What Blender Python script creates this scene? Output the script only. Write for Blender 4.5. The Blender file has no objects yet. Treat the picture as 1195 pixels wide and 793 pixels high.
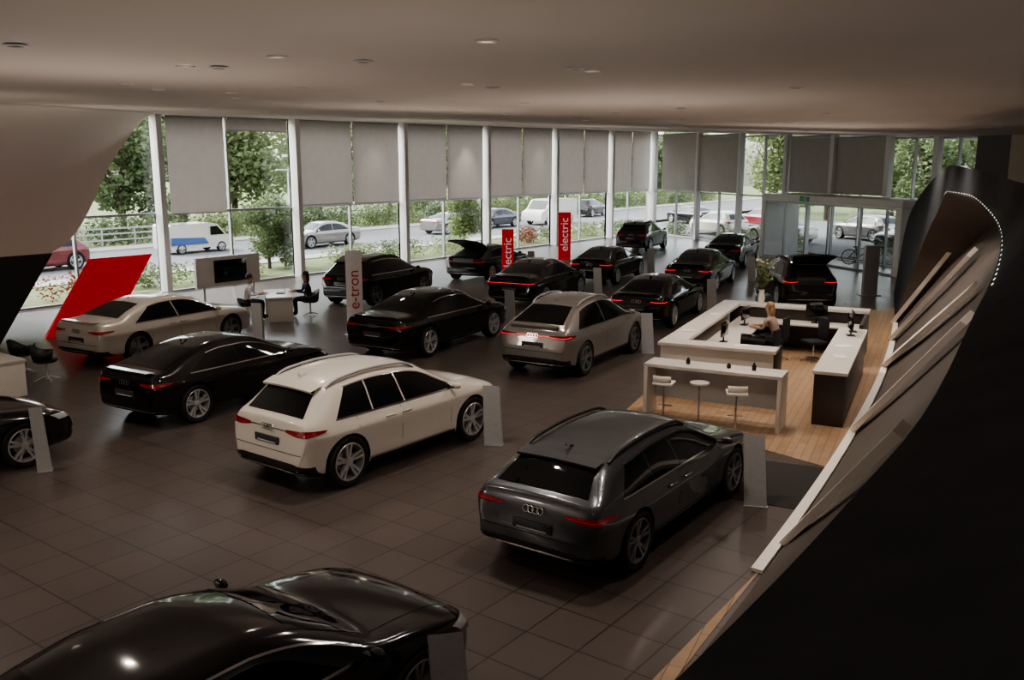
import bpy, bmesh, math, random
from mathutils import Vector, Matrix
from mathutils.bvhtree import BVHTree
random.seed(7)
scn=bpy.context.scene
COL=scn.collection
try: scn.view_settings.look='AgX - Medium High Contrast'
except Exception: pass
# ---------------------------------------------------------------- materials
MATS={}
def pm(name,base,rough=.5,metal=0.,coat=0.,emit=None,es=0.,noise=0.,nscale=8.,bump=0.,bscale=60.,spec=None,transl=0.):
    if name in MATS:return MATS[name]
    m=bpy.data.materials.new(name);m.use_nodes=True;nt=m.node_tree;b=nt.nodes['Principled BSDF']
    b.inputs['Base Color'].default_value=(*base,1);b.inputs['Roughness'].default_value=rough
    b.inputs['Metallic'].default_value=metal;b.inputs['Coat Weight'].default_value=coat
    b.inputs['Coat Roughness'].default_value=.04
    if spec is not None:b.inputs['Specular IOR Level'].default_value=spec
    if emit:
        b.inputs['Emission Color'].default_value=(*emit,1);b.inputs['Emission Strength'].default_value=es
    tc=nt.nodes.new('ShaderNodeTexCoord')
    if noise>0:
        n=nt.nodes.new('ShaderNodeTexNoise');n.inputs['Scale'].default_value=nscale;n.inputs['Detail'].default_value=4
        nt.links.new(tc.outputs['Object'],n.inputs['Vector'])
        r=nt.nodes.new('ShaderNodeValToRGB')
        r.color_ramp.elements[0].position=.3;r.color_ramp.elements[1].position=.7
        r.color_ramp.elements[0].color=(*[c*(1-noise) for c in base],1)
        r.color_ramp.elements[1].color=(*[min(1,c*(1+noise)) for c in base],1)
        nt.links.new(n.outputs['Fac'],r.inputs['Fac']);nt.links.new(r.outputs['Color'],b.inputs['Base Color'])
    if bump>0:
        n2=nt.nodes.new('ShaderNodeTexNoise');n2.inputs['Scale'].default_value=bscale
        nt.links.new(tc.outputs['Object'],n2.inputs['Vector'])
        bp=nt.nodes.new('ShaderNodeBump');bp.inputs['Strength'].default_value=bump;bp.inputs['Distance'].default_value=.02
        nt.links.new(n2.outputs['Fac'],bp.inputs['Height']);nt.links.new(bp.outputs['Normal'],b.inputs['Normal'])
    if transl>0:
        t=nt.nodes.new('ShaderNodeBsdfTranslucent');t.inputs['Color'].default_value=(*base,1)
        mx=nt.nodes.new('ShaderNodeMixShader');mx.inputs[0].default_value=transl
        o=nt.nodes['Material Output']
        nt.links.new(b.outputs[0],mx.inputs[1]);nt.links.new(t.outputs[0],mx.inputs[2]);nt.links.new(mx.outputs[0],o.inputs['Surface'])
    MATS[name]=m;return m
def tile_mat():
    m=bpy.data.materials.new('floor_tiles');m.use_nodes=True;nt=m.node_tree;b=nt.nodes['Principled BSDF']
    g=nt.nodes.new('ShaderNodeNewGeometry')
    br=nt.nodes.new('ShaderNodeTexBrick');br.offset=0.0;br.squash=1
    br.inputs['Scale'].default_value=1;br.inputs['Brick Width'].default_value=.62;br.inputs['Row Height'].default_value=.62
    br.inputs['Mortar Size'].default_value=.009;br.inputs['Mortar Smooth'].default_value=0
    br.inputs['Color1'].default_value=(.086,.069,.061,1);br.inputs['Color2'].default_value=(.102,.082,.073,1);br.inputs['Mortar'].default_value=(.024,.019,.017,1)
    nt.links.new(g.outputs['Position'],br.inputs['Vector'])
    n=nt.nodes.new('ShaderNodeTexNoise');n.inputs['Scale'].default_value=.8;n.inputs['Detail'].default_value=1
    nt.links.new(g.outputs['Position'],n.inputs['Vector'])
    mp=nt.nodes.new('ShaderNodeMapRange');mp.inputs[3].default_value=.26;mp.inputs[4].default_value=.32
    nt.links.new(n.outputs['Fac'],mp.inputs[0]);nt.links.new(mp.outputs[0],b.inputs['Roughness'])
    nt.links.new(br.outputs['Color'],b.inputs['Base Color'])
    return m
def wood_mat(name,c1,c2,rot=0,w=1.4,h=.14,rough=.4):
    m=bpy.data.materials.new(name);m.use_nodes=True;nt=m.node_tree;b=nt.nodes['Principled BSDF']
    g=nt.nodes.new('ShaderNodeNewGeometry');mp=nt.nodes.new('ShaderNodeMapping');mp.inputs['Rotation'].default_value=(0,0,rot)
    nt.links.new(g.outputs['Position'],mp.inputs['Vector'])
    br=nt.nodes.new('ShaderNodeTexBrick');br.inputs['Scale'].default_value=1;br.inputs['Brick Width'].default_value=w;br.inputs['Row Height'].default_value=h
    br.inputs['Mortar Size'].default_value=.004;br.inputs['Color1'].default_value=(*c1,1);br.inputs['Color2'].default_value=(*c2,1);br.inputs['Mortar'].default_value=(*[c*.35 for c in c1],1)
    nt.links.new(mp.outputs[0],br.inputs['Vector'])
    wv=nt.nodes.new('ShaderNodeTexNoise');wv.inputs['Scale'].default_value=6
    nt.links.new(mp.outputs[0],wv.inputs['Vector'])
    mx=nt.nodes.new('ShaderNodeMixRGB');mx.blend_type='MULTIPLY';mx.inputs[0].default_value=.3
    nt.links.new(br.outputs['Color'],mx.inputs[1]);nt.links.new(wv.outputs['Fac'],mx.inputs[2]);nt.links.new(mx.outputs[0],b.inputs['Base Color'])
    b.inputs['Roughness'].default_value=rough
    return m
def glass_mat():
    m=bpy.data.materials.new('window_glass');m.use_nodes=True;nt=m.node_tree;nt.nodes.clear()
    o=nt.nodes.new('ShaderNodeOutputMaterial');t=nt.nodes.new('ShaderNodeBsdfTransparent');t.inputs[0].default_value=(.95,.96,.955,1)
    g=nt.nodes.new('ShaderNodeBsdfGlossy');g.inputs['Roughness'].default_value=.02;g.inputs[0].default_value=(.8,.8,.8,1)
    mx=nt.nodes.new('ShaderNodeMixShader');mx.inputs[0].default_value=.04
    nt.links.new(t.outputs[0],mx.inputs[1]);nt.links.new(g.outputs[0],mx.inputs[2]);nt.links.new(mx.outputs[0],o.inputs[0]);return m
M_tile=tile_mat();M_glass=glass_mat()
M_wood=wood_mat('oak_planks',(.40,.255,.15),(.49,.325,.20),rot=-math.radians(12)+math.pi/2)
M_ceil=pm('ceiling_plaster',(.66,.59,.54),.75,noise=.03,nscale=.4)
M_shell=pm('shell_plaster',(.64,.57,.52),.75,noise=.03,nscale=.3)
M_blind=pm('blind_fabric',(.42,.39,.365),.9,noise=.05,nscale=3,transl=.13)
M_alu=pm('white_aluminium',(.66,.66,.66),.35,noise=.03,nscale=3)
M_mull=pm('grey_aluminium',(.40,.41,.42),.4,metal=.4,noise=.03)
M_parapet=pm('charcoal_textured_wall',(.052,.056,.062),.9,noise=.12,nscale=3,bump=.15,bscale=140,spec=.15)
M_lean=pm('inner_wall_brown',(.11,.09,.078),.6,noise=.1,nscale=2)
M_white=pm('white_lacquer',(.68,.64,.585),.3,noise=.02)
M_offw=pm('white_beam_plaster',(.88,.83,.76),.5,noise=.02)
M_steel=pm('brushed_steel',(.40,.40,.395),.45,metal=.2,noise=.06,nscale=20)
M_chrome=pm('chrome',(.70,.70,.70),.15,metal=1)
M_dark=pm('black_plastic',(.012,.012,.013),.5,noise=.05)
M_cglass=pm('tinted_car_glass',(.004,.005,.006),.04,noise=.02)
M_tyre=pm('tyre_rubber',(.012,.012,.012),.7,bump=.2,bscale=40)
M_rim=pm('alloy_rim',(.62,.62,.62),.3,metal=.6,noise=.03)
M_rimd=pm('dark_alloy_rim',(.28,.28,.29),.3,metal=.7,noise=.03)
M_red=pm('tail_lamp_red',(.16,.004,.008),.15,coat=.6,emit=(1,.02,.03),es=.03,noise=.02)
M_redl=pm('tail_lamp_lit',(.8,.02,.03),.3,emit=(1,.05,.07),es=1.3)
M_redo=pm('tail_lamp_off',(.30,.02,.025),.2,emit=(1,.05,.06),es=.10)
M_head=pm('head_lamp',(.5,.52,.55),.1,coat=1,noise=.05)
M_plate=pm('number_plate',(.05,.05,.055),.3,noise=.03)
M_platew=pm('number_plate_strip',(.55,.55,.55),.4,noise=.03)
M_seam=pm('panel_gap',(.004,.004,.004),.8)
P_black=pm('paint_black',(.003,.003,.0035),.12,coat=.5,noise=.02,spec=.45)
P_white=pm('paint_white',(.68,.64,.57),.28,coat=.8,noise=.01)
P_wsed=pm('paint_pearl',(.56,.52,.46),.28,metal=.2,coat=.8,noise=.01)
P_grey=pm('paint_dark_grey',(.072,.077,.085),.25,metal=.55,coat=.8,noise=.03)
P_silver=pm('paint_silver',(.30,.28,.265),.28,metal=.55,coat=1,noise=.02)
P_blue=pm('paint_blue',(.03,.10,.35),.3,coat=1,noise=.02)
P_redp=pm('paint_red',(.18,.015,.02),.3,coat=1,noise=.02)
M_lip=pm('lips',(.35,.12,.10),.5,noise=.02)
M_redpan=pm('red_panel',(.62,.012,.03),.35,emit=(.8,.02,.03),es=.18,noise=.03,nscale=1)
M_leaf=pm('leaves_green',(.24,.29,.13),.6,noise=.45,nscale=.8,transl=.4)
M_leaf2=pm('leaves_dark_green',(.15,.20,.09),.6,noise=.45,nscale=.7,transl=.35)
M_leafr=pm('leaves_red',(.22,.08,.04),.6,noise=.5,nscale=3,transl=.2)
M_bark=pm('bark',(.09,.065,.045),.9,noise=.3,nscale=6,bump=.5,bscale=20)
M_grass=pm('grass',(.14,.17,.07),.9,noise=.35,nscale=1.5,bump=.5,bscale=30)
M_asph=pm('asphalt',(.18,.18,.18),.9,noise=.12,nscale=4,bump=.2,bscale=80)
M_pave=pm('pavement',(.36,.34,.31),.9,noise=.1,nscale=3)
M_fence=pm('fence_paint',(.40,.39,.37),.7,noise=.05)
M_skin=pm('skin',(.48,.28,.20),.5,noise=.05)
M_hairb=pm('hair_black',(.012,.009,.008),.5,noise=.2)
M_hairl=pm('hair_blond',(.32,.20,.10),.5,noise=.2)
M_shirtw=pm('white_shirt',(.80,.80,.80),.8,noise=.03)
M_clothd=pm('dark_cloth',(.02,.02,.024),.85,noise=.1)
M_clothp=pm('beige_cloth',(.35,.25,.20),.85,noise=.2,nscale=20)
M_led=pm('led_dash',(1,.95,.85),.3,emit=(1,.93,.82),es=2.0)
M_lamp=pm('downlight_glow',(.8,.7,.6),.3,emit=(1,.85,.65),es=.8)
M_darkwood=pm('dark_wood_panel',(.045,.034,.027),.4,noise=.3,nscale=2)
M_screen=pm('black_screen',(.006,.006,.007),.12,coat=.6,noise=.02)
M_panelg=pm('grey_panel',(.52,.50,.48),.5,noise=.03)
M_totem=pm('mid_grey_panel',(.33,.33,.33),.5,noise=.04)
M_green=pm('green_sign',(.0,.20,.07),.4,emit=(0,.7,.25),es=.05,noise=.02)
M_mat=pm('dark_entrance_mat',(.03,.026,.024),.9,noise=.2,nscale=30)
M_flower=pm('flower_cream',(.65,.60,.42),.6,noise=.1)
# ---------------------------------------------------------------- mesh helper
class MB:
    def __init__(s):
        s.bm=bmesh.new()
    def _m(s,faces,mi):
        for f in faces:f.material_index=mi
    def box(s,c,d,mi=0,bev=0,rz=0,M=None):
        r=bmesh.ops.create_cube(s.bm,size=1)
        vs=r['verts']
        T=Matrix.Translation(c)@Matrix.Rotation(rz,4,'Z')@Matrix.Diagonal((*d,1))
        if M is not None:T=M@T
        bmesh.ops.transform(s.bm,matrix=T,verts=vs)
        fs=list({f for v in vs for f in v.link_faces});s._m(fs,mi)
        if bev>0:
            es=list({e for v in vs for e in v.link_edges})
            rr=bmesh.ops.bevel(s.bm,geom=es,offset=bev,segments=2,affect='EDGES',profile=.6)
            s._m(rr['faces'],mi)
        return s
    def cyl(s,a,b,r0,r1=None,seg=16,mi=0,cap=True):
        if r1 is None:r1=r0
        a=Vector(a);b=Vector(b);d=b-a;L=d.length
        q=d.to_track_quat('Z','Y').to_matrix().to_4x4()
        r=bmesh.ops.create_cone(s.bm,cap_ends=cap,segments=seg,radius1=r0,radius2=r1,depth=L,matrix=Matrix.Translation((a+b)/2)@q)
        s._m({f for v in r['verts'] for f in v.link_faces},mi);return s
    def sph(s,c,r,sc=(1,1,1),mi=0,u=12,v=8,M=None):
        T=Matrix.Translation(c)@Matrix.Diagonal((*sc,1))
        if M is not None:T=M@T
        k=bmesh.ops.create_uvsphere(s.bm,u_segments=u,v_segments=v,radius=r,matrix=T)
        s._m({f for q in k['verts'] for f in q.link_faces},mi);return s
    def grid(s,rows,mi=0,flip=False,close=False):
        vv=[[s.bm.verts.new(p) for p in r] for r in rows]
        for i in range(len(vv)-1):
            n=len(vv[i])
            for j in range(n if close else n-1):
                q=[vv[i][j],vv[i][(j+1)%n],vv[i+1][(j+1)%n],vv[i+1][j]]
                if flip:q.reverse()
                try:
                    f=s.bm.faces.new(q);f.material_index=mi
                except ValueError:pass
        return vv
    def poly(s,pts,mi=0):
        f=s.bm.faces.new([s.bm.verts.new(p) for p in pts]);f.material_index=mi;return s
    def lathe(s,prof,seg=24,mi=0,axis='Z',M=None):
        rows=[]
        for (r,h) in prof:
            row=[]
            for k in range(seg):
                a=2*math.pi*k/seg
                p=Vector((r*math.cos(a),r*math.sin(a),h)) if axis=='Z' else Vector((h,r*math.cos(a),r*math.sin(a)))
                if M is not None:p=M@p
                row.append(p)
            rows.append(row)
        s.grid(rows,mi,close=True);return s
    def prism(s,pts,h,mi=0,z0=0):
        lo=[s.bm.verts.new((x,y,z0)) for x,y in pts];hi=[s.bm.verts.new((x,y,z0+h)) for x,y in pts]
        fs=[s.bm.faces.new(lo[::-1]),s.bm.faces.new(hi)];n=len(pts)
        for i in range(n):fs.append(s.bm.faces.new([lo[i],lo[(i+1)%n],hi[(i+1)%n],hi[i]]))
        s._m(fs,mi);return s
    def done(s,name,mats,smooth=35,recalc=True):
        if recalc:bmesh.ops.recalc_face_normals(s.bm,faces=s.bm.faces[:])
        me=bpy.data.meshes.new(name);s.bm.to_mesh(me);s.bm.free()
        for m in (mats if isinstance(mats,(list,tuple)) else [mats]):me.materials.append(m)
        if smooth:
            me.polygons.foreach_set('use_smooth',[True]*len(me.polygons))
            me.set_sharp_from_angle(angle=math.radians(smooth))
        return me
def ob(name,me,parent=None,loc=(0,0,0),rz=0,mat=None,label=None,cat=None,group=None,kind=None,rot=None):
    o=bpy.data.objects.new(name,me);COL.objects.link(o);o.location=loc
    o.rotation_euler=rot if rot else (0,0,rz)
    if parent:o.parent=parent
    if mat is not None:
        o.material_slots[0].link='OBJECT';o.material_slots[0].material=mat
    if label:o['label']=label
    if cat:o['category']=cat
    if group:o['group']=group
    if kind:o['kind']=kind
    return o
def emp(name,label,cat,loc=(0,0,0),rz=0,group=None):
    o=ob(name,None,None,loc,rz,label=label,cat=cat,group=group);o.empty_display_size=.2;return o
def structure(o):
    o['kind']='structure';return o
def pchip(pts):
    xs=[p[0] for p in pts];ys=[p[1] for p in pts];n=len(xs)
    h=[xs[i+1]-xs[i] for i in range(n-1)];d=[(ys[i+1]-ys[i])/h[i] for i in range(n-1)]
    m=[0]*n;m[0]=d[0];m[-1]=d[-1]
    for i in range(1,n-1):
        if d[i-1]*d[i]<=0:m[i]=0
        else:
            w1=2*h[i]+h[i-1];w2=h[i]+2*h[i-1];m[i]=(w1+w2)/(w1/d[i-1]+w2/d[i])
    def f(x):
        if x<=xs[0]:return ys[0]
        if x>=xs[-1]:return ys[-1]
        i=0
        while x>xs[i+1]:i+=1
        t=(x-xs[i])/h[i]
        return (2*t**3-3*t*t+1)*ys[i]+(t**3-2*t*t+t)*h[i]*m[i]+(-2*t**3+3*t*t)*ys[i+1]+(t**3-t*t)*h[i]*m[i+1]
    return f
def lerp(a,b,t):return a+(b-a)*t
def polyl(pts,t):
    n=len(pts)-1;s=min(t*n,n-1e-9);i=int(s);u=s-i
    return Vector(pts[i]).lerp(Vector(pts[i+1]),u)
def text_mesh(body,size,mat,ext=.004):
    cu=bpy.data.curves.new('txt','FONT');cu.body=body;cu.size=size;cu.extrude=ext;cu.align_x='CENTER';cu.align_y='CENTER'
    o=bpy.data.objects.new('txt',cu);COL.objects.link(o)
    dg=bpy.context.evaluated_depsgraph_get();me=bpy.data.meshes.new_from_object(o.evaluated_get(dg))
    bpy.data.objects.remove(o);me.materials.clear();me.materials.append(mat);return me
# ---------------------------------------------------------------- CAR
SPECS={
'suv':dict(L=4.47,W=.93,wb=2.82,yr=.76,R=.385,belt=1.05,sh=.89,
  zt=[(0,.64),(.02,.76),(.045,.92),(.08,1.05),(.14,1.10),(.46,1.42),(.60,1.52),(.9,1.585),(1.5,1.625),(2.05,1.605),(2.5,1.52),(2.92,1.29),(3.25,1.12),(3.47,1.07),(3.95,1.00),(4.26,.91),(4.41,.78),(4.47,.62)],
  rw=(.14,.52,2.52,3.20),sw=(.60,.92,3.14),rr=True),
'suvcoupe':dict(L=4.56,W=.94,wb=2.82,yr=.84,R=.385,belt=1.08,sh=.92,
  zt=[(0,.68),(.02,.80),(.045,.97),(.08,1.10),(.16,1.16),(.55,1.36),(.95,1.53),(1.4,1.64),(1.9,1.67),(2.35,1.64),(2.75,1.54),(3.12,1.31),(3.42,1.15),(3.62,1.10),(4.08,1.03),(4.37,.94),(4.50,.81),(4.56,.66)],
  rw=(.22,.95,2.74,3.37),sw=(.60,1.0,3.30),rr=True),
'avant':dict(L=4.72,W=.93,wb=2.92,yr=.88,R=.365,belt=.95,sh=.79,
  zt=[(0,.58),(.02,.70),(.05,.86),(.09,.97),(.16,1.01),(.56,1.29),(.68,1.335),(1.1,1.385),(1.7,1.42),(2.3,1.405),(2.75,1.33),(3.14,1.15),(3.48,.99),(3.72,.955),(4.18,.89),(4.50,.79),(4.65,.67),(4.72,.54)],
  rw=(.16,.60,2.77,3.40),sw=(.62,.93,3.34),rr=True),
'sedan':dict(L=4.84,W=.93,wb=2.92,yr=1.0,R=.36,belt=.95,sh=.80,
  zt=[(0,.58),(.02,.72),(.05,.90),(.09,1.01),(.16,1.04),(.60,1.08),(1.0,1.24),(1.45,1.38),(1.95,1.45),(2.4,1.45),(2.85,1.38),(3.3,1.17),(3.67,1.00),(3.9,.965),(4.35,.90),(4.64,.80),(4.78,.68),(4.84,.54)],
  rw=(.64,1.37,2.88,3.59),sw=(1.0,1.5,3.50),rr=False),
'sportback':dict(L=4.58,W=.92,wb=2.83,yr=.85,R=.36,belt=.94,sh=.79,
  zt=[(0,.58),(.02,.72),(.05,.88),(.09,.98),(.16,1.01),(.32,1.04),(.75,1.19),(1.22,1.33),(1.67,1.39),(2.12,1.39),(2.57,1.32),(3.02,1.13),(3.37,.97),(3.62,.94),(4.02,.88),(4.36,.78),(4.52,.66),(4.58,.54)],
  rw=(.34,1.15,2.62,3.29),sw=(.80,1.30,3.20),rr=False),
'limo':dict(L=5.10,W=.96,wb=3.0,yr=1.08,R=.375,belt=.97,sh=.82,
  zt=[(0,.60),(.02,.74),(.05,.92),(.09,1.03),(.16,1.06),(.68,1.10),(1.1,1.26),(1.55,1.40),(2.1,1.48),(2.6,1.48),(3.05,1.41),(3.5,1.19),(3.9,1.01),(4.12,.98),(4.6,.92),(4.88,.82),(5.03,.68),(5.10,.54)],
  rw=(.72,1.47,3.08,3.82),sw=(1.08,1.6,3.72),rr=False),
}
def chaikin(p):
    o=[p[0]]
    for i in range(len(p)-1):
        a,b=p[i],p[i+1]
        if i>0:o.append((a[0]*.75+b[0]*.25,a[1]*.75+b[1]*.25))
        if i<len(p)-2:o.append((a[0]*.25+b[0]*.75,a[1]*.25+b[1]*.75))
    o.append(p[-1]);return o
def car_meshes(key):
    S=SPECS[key];L=S['L'];W=S['W'];ZT=pchip(S['zt'])
    K=pchip([(0,.74),(.03,.83),(.10,.90),(.30,.96),(.8,1),(L-1.1,1),(L-.6,.975),(L-.3,.92),(L-.12,.83),(L-.03,.72),(L,.62)])
    ZB=pchip([(0,.34),(.12,.27),(.5,.22),(L-.6,.19),(L-.15,.20),(L,.26)])
    r0,r1,w0,w1=S['rw']
    RW=pchip([(0,.80),(r0,.76),(r1+.05,.645),(lerp(r1,w0,.5),.655),(w0,.64),(w1,.74),(L-.8,.74),(L-.2,.60),(L,.50)])
    RD=pchip([(0,.015),(r0,.025),(r1+.1,.055),(w0-.2,.055),(w1,.03),(L,.02)])
    HB=pchip([(0,S['belt']+.02),(L*.5,S['belt']),(L,S['belt']-.03)])
    def sec(y):
        zt=ZT(y);k=K(y)*W;zb=ZB(y)
        zbelt=min(HB(y),zt-.045);zsh=min(S['sh'],zt-.10);zm=min(.60,zt-.16);zm=max(zm,zb+.08)
        zsh=max(zsh,zm+.02);zr=max(zt-RD(y),zbelt+.008)
        return [(0,zb),(.55*k,zb),(.88*k,zb+.02),(.965*k,zb+.3*(zm-zb)),(.97*k,zm),(k,zsh-.06),(.985*k,zsh),(.90*k,zbelt),(RW(y)*k,zr),(RW(y)*k*.55,zt-RD(y)*.25),(0,zt)]
    ys=[0,.008,.018,.03,.045,.06,.08,.10,.13,.17,.22,.28]
    y=.34
    while y<L-.36:
        ys.append(y);y+=.075
    ys+=[L-.34,L-.28,L-.22,L-.17,L-.13,L-.10,L-.075,L-.055,L-.04,L-.025,L-.012,L]
    mb=MB();rows=[]
    for y in ys:
        p=chaikin(chaikin(sec(y)))
        row=[Vector((x,y-L/2,z)) for x,z in p]
        row+=[Vector((-x,y-L/2,z)) for x,z in p[-2:0:-1]]
        rows.append(row)
    vv=mb.grid(rows,0,close=True)
    mb.bm.faces.new(vv[0][::-1]);mb.bm.faces.new(vv[-1])
    bmesh.ops.recalc_face_normals(mb.bm,faces=mb.bm.faces[:])
    bvh=BVHTree.FromBMesh(mb.bm)
    body=mb.done('body',[P_black,M_dark],40)
    ry=S['yr']-L/2;fy=ry+S['wb'];R=S['R']
    cb=MB()
    for yy in (ry,fy):
        for sx in (1,-1):
            cb.cyl((sx*(W-.30),yy,R),(sx*(W+.2),yy,R),R+.04,seg=40,mi=0)
    cm=cb.done('cut',[M_dark,M_dark],0)
    bo=bpy.data.objects.new('b',body);co=bpy.data.objects.new('c',cm);COL.objects.link(bo);COL.objects.link(co)
    md=bo.modifiers.new('x','BOOLEAN');md.operation='DIFFERENCE';md.object=co;md.solver='EXACT'
    try: md.material_mode='TRANSFER'
    except Exception: pass
    dg=bpy.context.evaluated_depsgraph_get();dg.update()
    nb=bpy.data.meshes.new_from_object(bo.evaluated_get(dg))
    bpy.data.objects.remove(bo);bpy.data.objects.remove(co)
    if len(nb.polygons)<500:nb=body
    nb.name='car_body_'+key
    nb.set_sharp_from_angle(angle=math.radians(38))
    h=L/2
    def cast(p,n):
        n=Vector(n).normalized();o=Vector(p)+n*1.2
        hit=bvh.ray_cast(o,-n,3)
        if hit[0] is None:
            hit=bvh.find_nearest(Vector(p))
        return hit[0],hit[1]
    def decal(lo,up,n,na=16,nb_=4,off=.004,mat=M_cglass,name='d'):
        m=MB();rows=[]
        for j in range(nb_+1):
            row=[]
            for i in range(na+1):
                a=polyl(lo,i/na);b=polyl(up,i/na);p=a.lerp(b,j/nb_)
                q,nn=cast(p,n)
                if nn.dot(Vector(n))<0:nn=-nn
                row.append(q+nn*off)
            rows.append(row)
        m.grid(rows)
        return m.done(name,[mat],60,recalc=False)
    def mir(me):
        k=me.copy()
        for v in k.vertices:v.co.x=-v.co.x
        k.flip_normals();return k
    rail=lambda y:ZT(y)-RD(y)
    out={}
    nr=(0,-.75,.66)
    def topl(y,x):return Vector((x,y-h,ZT(y)))
    def capdec(y0,x0,y1,x1,n,mat,name,off=.004,nb_=8):
        return decal([topl(y0,-x0),topl(y0,x0)],[topl(y1,-x1),topl(y1,x1)],n,14,nb_,off,mat=mat,name=name)
    kW=W
    out['rear_window']=capdec(r0+.02,kW*.66,r1-.03,kW*.53,nr,M_cglass,'rear_window')
    out['windscreen']=capdec(w1,kW*.70,w0+.05,kW*.575,(0,.7,.7),M_cglass,'windscreen')
    s0,s1,s2=S['sw'];mid=lerp(s0,s2,.50)
    B=lambda y:HB(y)+.012
    U=lambda y:max(rail(y)-.045,B(y)+.004)
    def side(y0l,y1l,y0u,y1u,mat=M_cglass,name='w',zl=None,zu=None,off=.004,na=14):
        lo=[];up=[]
        for i in range(13):
            a=i/12;yl=lerp(y0l,y1l,a);yu=lerp(y0u,y1u,a)
            lo.append((1,yl-h,zl(yl) if zl else B(yl)));up.append((1,yu-h,zu(yu) if zu else U(yu)))
        return decal(lo,up,(1,0,0.15),na,4,off,mat=mat,name=name)
    pair={}
    if key in('suv','avant'):
        q=s0+.30*(s2-s0)-.05
        pair['side_window']=[side(s0,q-.015,s1,q-.02),side(q+.015,mid+.105,q+.01,mid+.05),side(mid+.135,s2,mid+.08,s2-.10)]
    else:
        pair['side_window']=[side(s0,mid-.02,s1,mid-.09),side(mid+.02,s2,mid-.05,s2-.10)]
    pair['window_trim']=[side(s0-.02,s2+.02,s0-.02,s2+.02,M_chrome,'t',lambda y:HB(y)-.010,lambda y:HB(y)+.010,.007,30),
                 side(s1-.02,s2-.05,s1-.02,s2-.05,M_chrome,'t',lambda y:max(rail(y)-.045,B(y)),lambda y:max(rail(y)-.028,B(y)+.012),.007,30)]
    seam=[]
    for yy in (s1+.05 if s1<1.2 else s1-.1,mid,s2-.12):
        seam.append(side(yy-.004,yy+.004,yy-.004,yy+.004,M_seam,'s',lambda y:.36,lambda y:HB(y)-.01,.002,1))
    seam.append(side(s1+.1,s2-.12,s1+.1,s2-.12,M_seam,'s',lambda y:.355,lambda y:.363,.002,24))
    pair['door_seam']=seam
    sk=.345 if S['belt']>1 else .30
    pair['side_skirt']=[side(S['yr']+R+.06,S['yr']+S['wb']-R-.06,S['yr']+R+.06,S['yr']+S['wb']-R-.06,M_dark,'k',lambda y:.225,lambda y:sk,.006,20)]
    zl=S['sh']+.02-.05;hi=zl+.105
    if key in('sedan','sportback','limo','avant'):hi=zl+.09
    nd=(.55,-.83,.05)
    lo=[(W*.46,-h,zl+.050),(W*.70,-h,zl+.020),(W*.86,.08-h,zl+.02),(W*.97,.30-h,zl+.06)]
    up=[(W*.46,-h,hi-.015),(W*.70,-h,hi),(W*.86,.08-h,hi+.005),(W*.97,.34-h,zl+.09)]
    pair['tail_light']=[decal(lo,up,nd,26,4,.010,mat=M_red,name='tail_light')]
    lo2=[(W*.48,-h,zl+.055),(W*.70,-h,zl+.042),(W*.85,.08-h,zl+.045),(W*.93,.18-h,zl+.062)]
    up2=[(p[0],p[1],p[2]+.012) for p in lo2]
    pair['tail_light_strip']=[decal(lo2,up2,nd,26,1,.016,mat=M_redl,name='lit_strip')]
    out['bar']=decal([(-W*.46,-h,hi-.045),(W*.46,-h,hi-.045)],[(-W*.46,-h,hi-.030),(W*.46,-h,hi-.030)],(0,-1,0),12,1,.010,mat=M_chrome,name='trim_bar')
    dz=.06 if S['belt']>1 else 0
    out['diff']=decal([(-W*.9,.1-h,.27),(-W*.6,-h,.25),(W*.6,-h,.25),(W*.9,.1-h,.27)],[(-W*.9,.1-h,.39+dz),(-W*.6,-h,.42+dz),(W*.6,-h,.42+dz),(W*.9,.1-h,.39+dz)],(0,-1,-.05),30,4,.006,mat=M_dark,name='diffuser')
    out['diffc']=decal([(-W*.8,.0-h,.345),(W*.8,-h,.345)],[(-W*.8,-h,.365),(W*.8,-h,.365)],(0,-1,0),24,1,.012,mat=M_chrome,name='bumper_trim')
    def rs(x0,z0,x1,z1,wd=.005):
        dx=x1-x0;dz=z1-z0;l=math.hypot(dx,dz);nx=-dz/l*wd;nz=dx/l*wd
        return decal([(x0-nx,-h,z0-nz),(x1-nx,-h,z1-nz)],[(x0+nx,-h,z0+nz),(x1+nx,-h,z1+nz)],(0,-1,.05),16,1,.003,mat=M_seam)
    zs=.54 if S['belt']<1 else .62
    out['tgseam']=rs(-W*.78,zs,W*.78,zs)
    zp=(zs+zl)/2-.02 if S['belt']<1 else .76
    pq,_=cast((0,-h,zp),(0,-1,0))
    m=MB();m.box((0,pq.y-.012,zp),(.52,.02,.112),0,.003)
    out['plate']=m.done('number_plate',[M_plate],30)
    m=MB();m.box((0,pq.y-.024,zp-.035),(.40,.004,.018),0)
    out['platestrip']=m.done('plate_text_strip',[M_platew],0)
    zr_=zl+.06 if S['belt']<1 else zl+.075
    pr,pn=cast((0,-h,zr_),(0,-1,0))
    m=MB()
    tilt=math.atan2(pn.z,-pn.y) if pn else 0
    for i in range(4):
        cx=(i-1.5)*.064
        rows=[]
        for a in range(20):
            A=2*math.pi*a/20;row=[]
            for b in range(6):
                Bq=2*math.pi*b/6;rr=.040+.0065*math.cos(Bq)
                row.append(Matrix.Translation((0,pr.y-.022,zr_))@Matrix.Rotation(-tilt,4,'X')@Vector((cx+rr*math.cos(A),.0065*math.sin(Bq),rr*math.sin(A))))
            rows.append(row)
        rows.append(rows[0]);m.grid(rows,close=True)
    out['rings']=m.done('ring_emblem',[M_chrome],60)
    nf=(0,1,.05)
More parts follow.
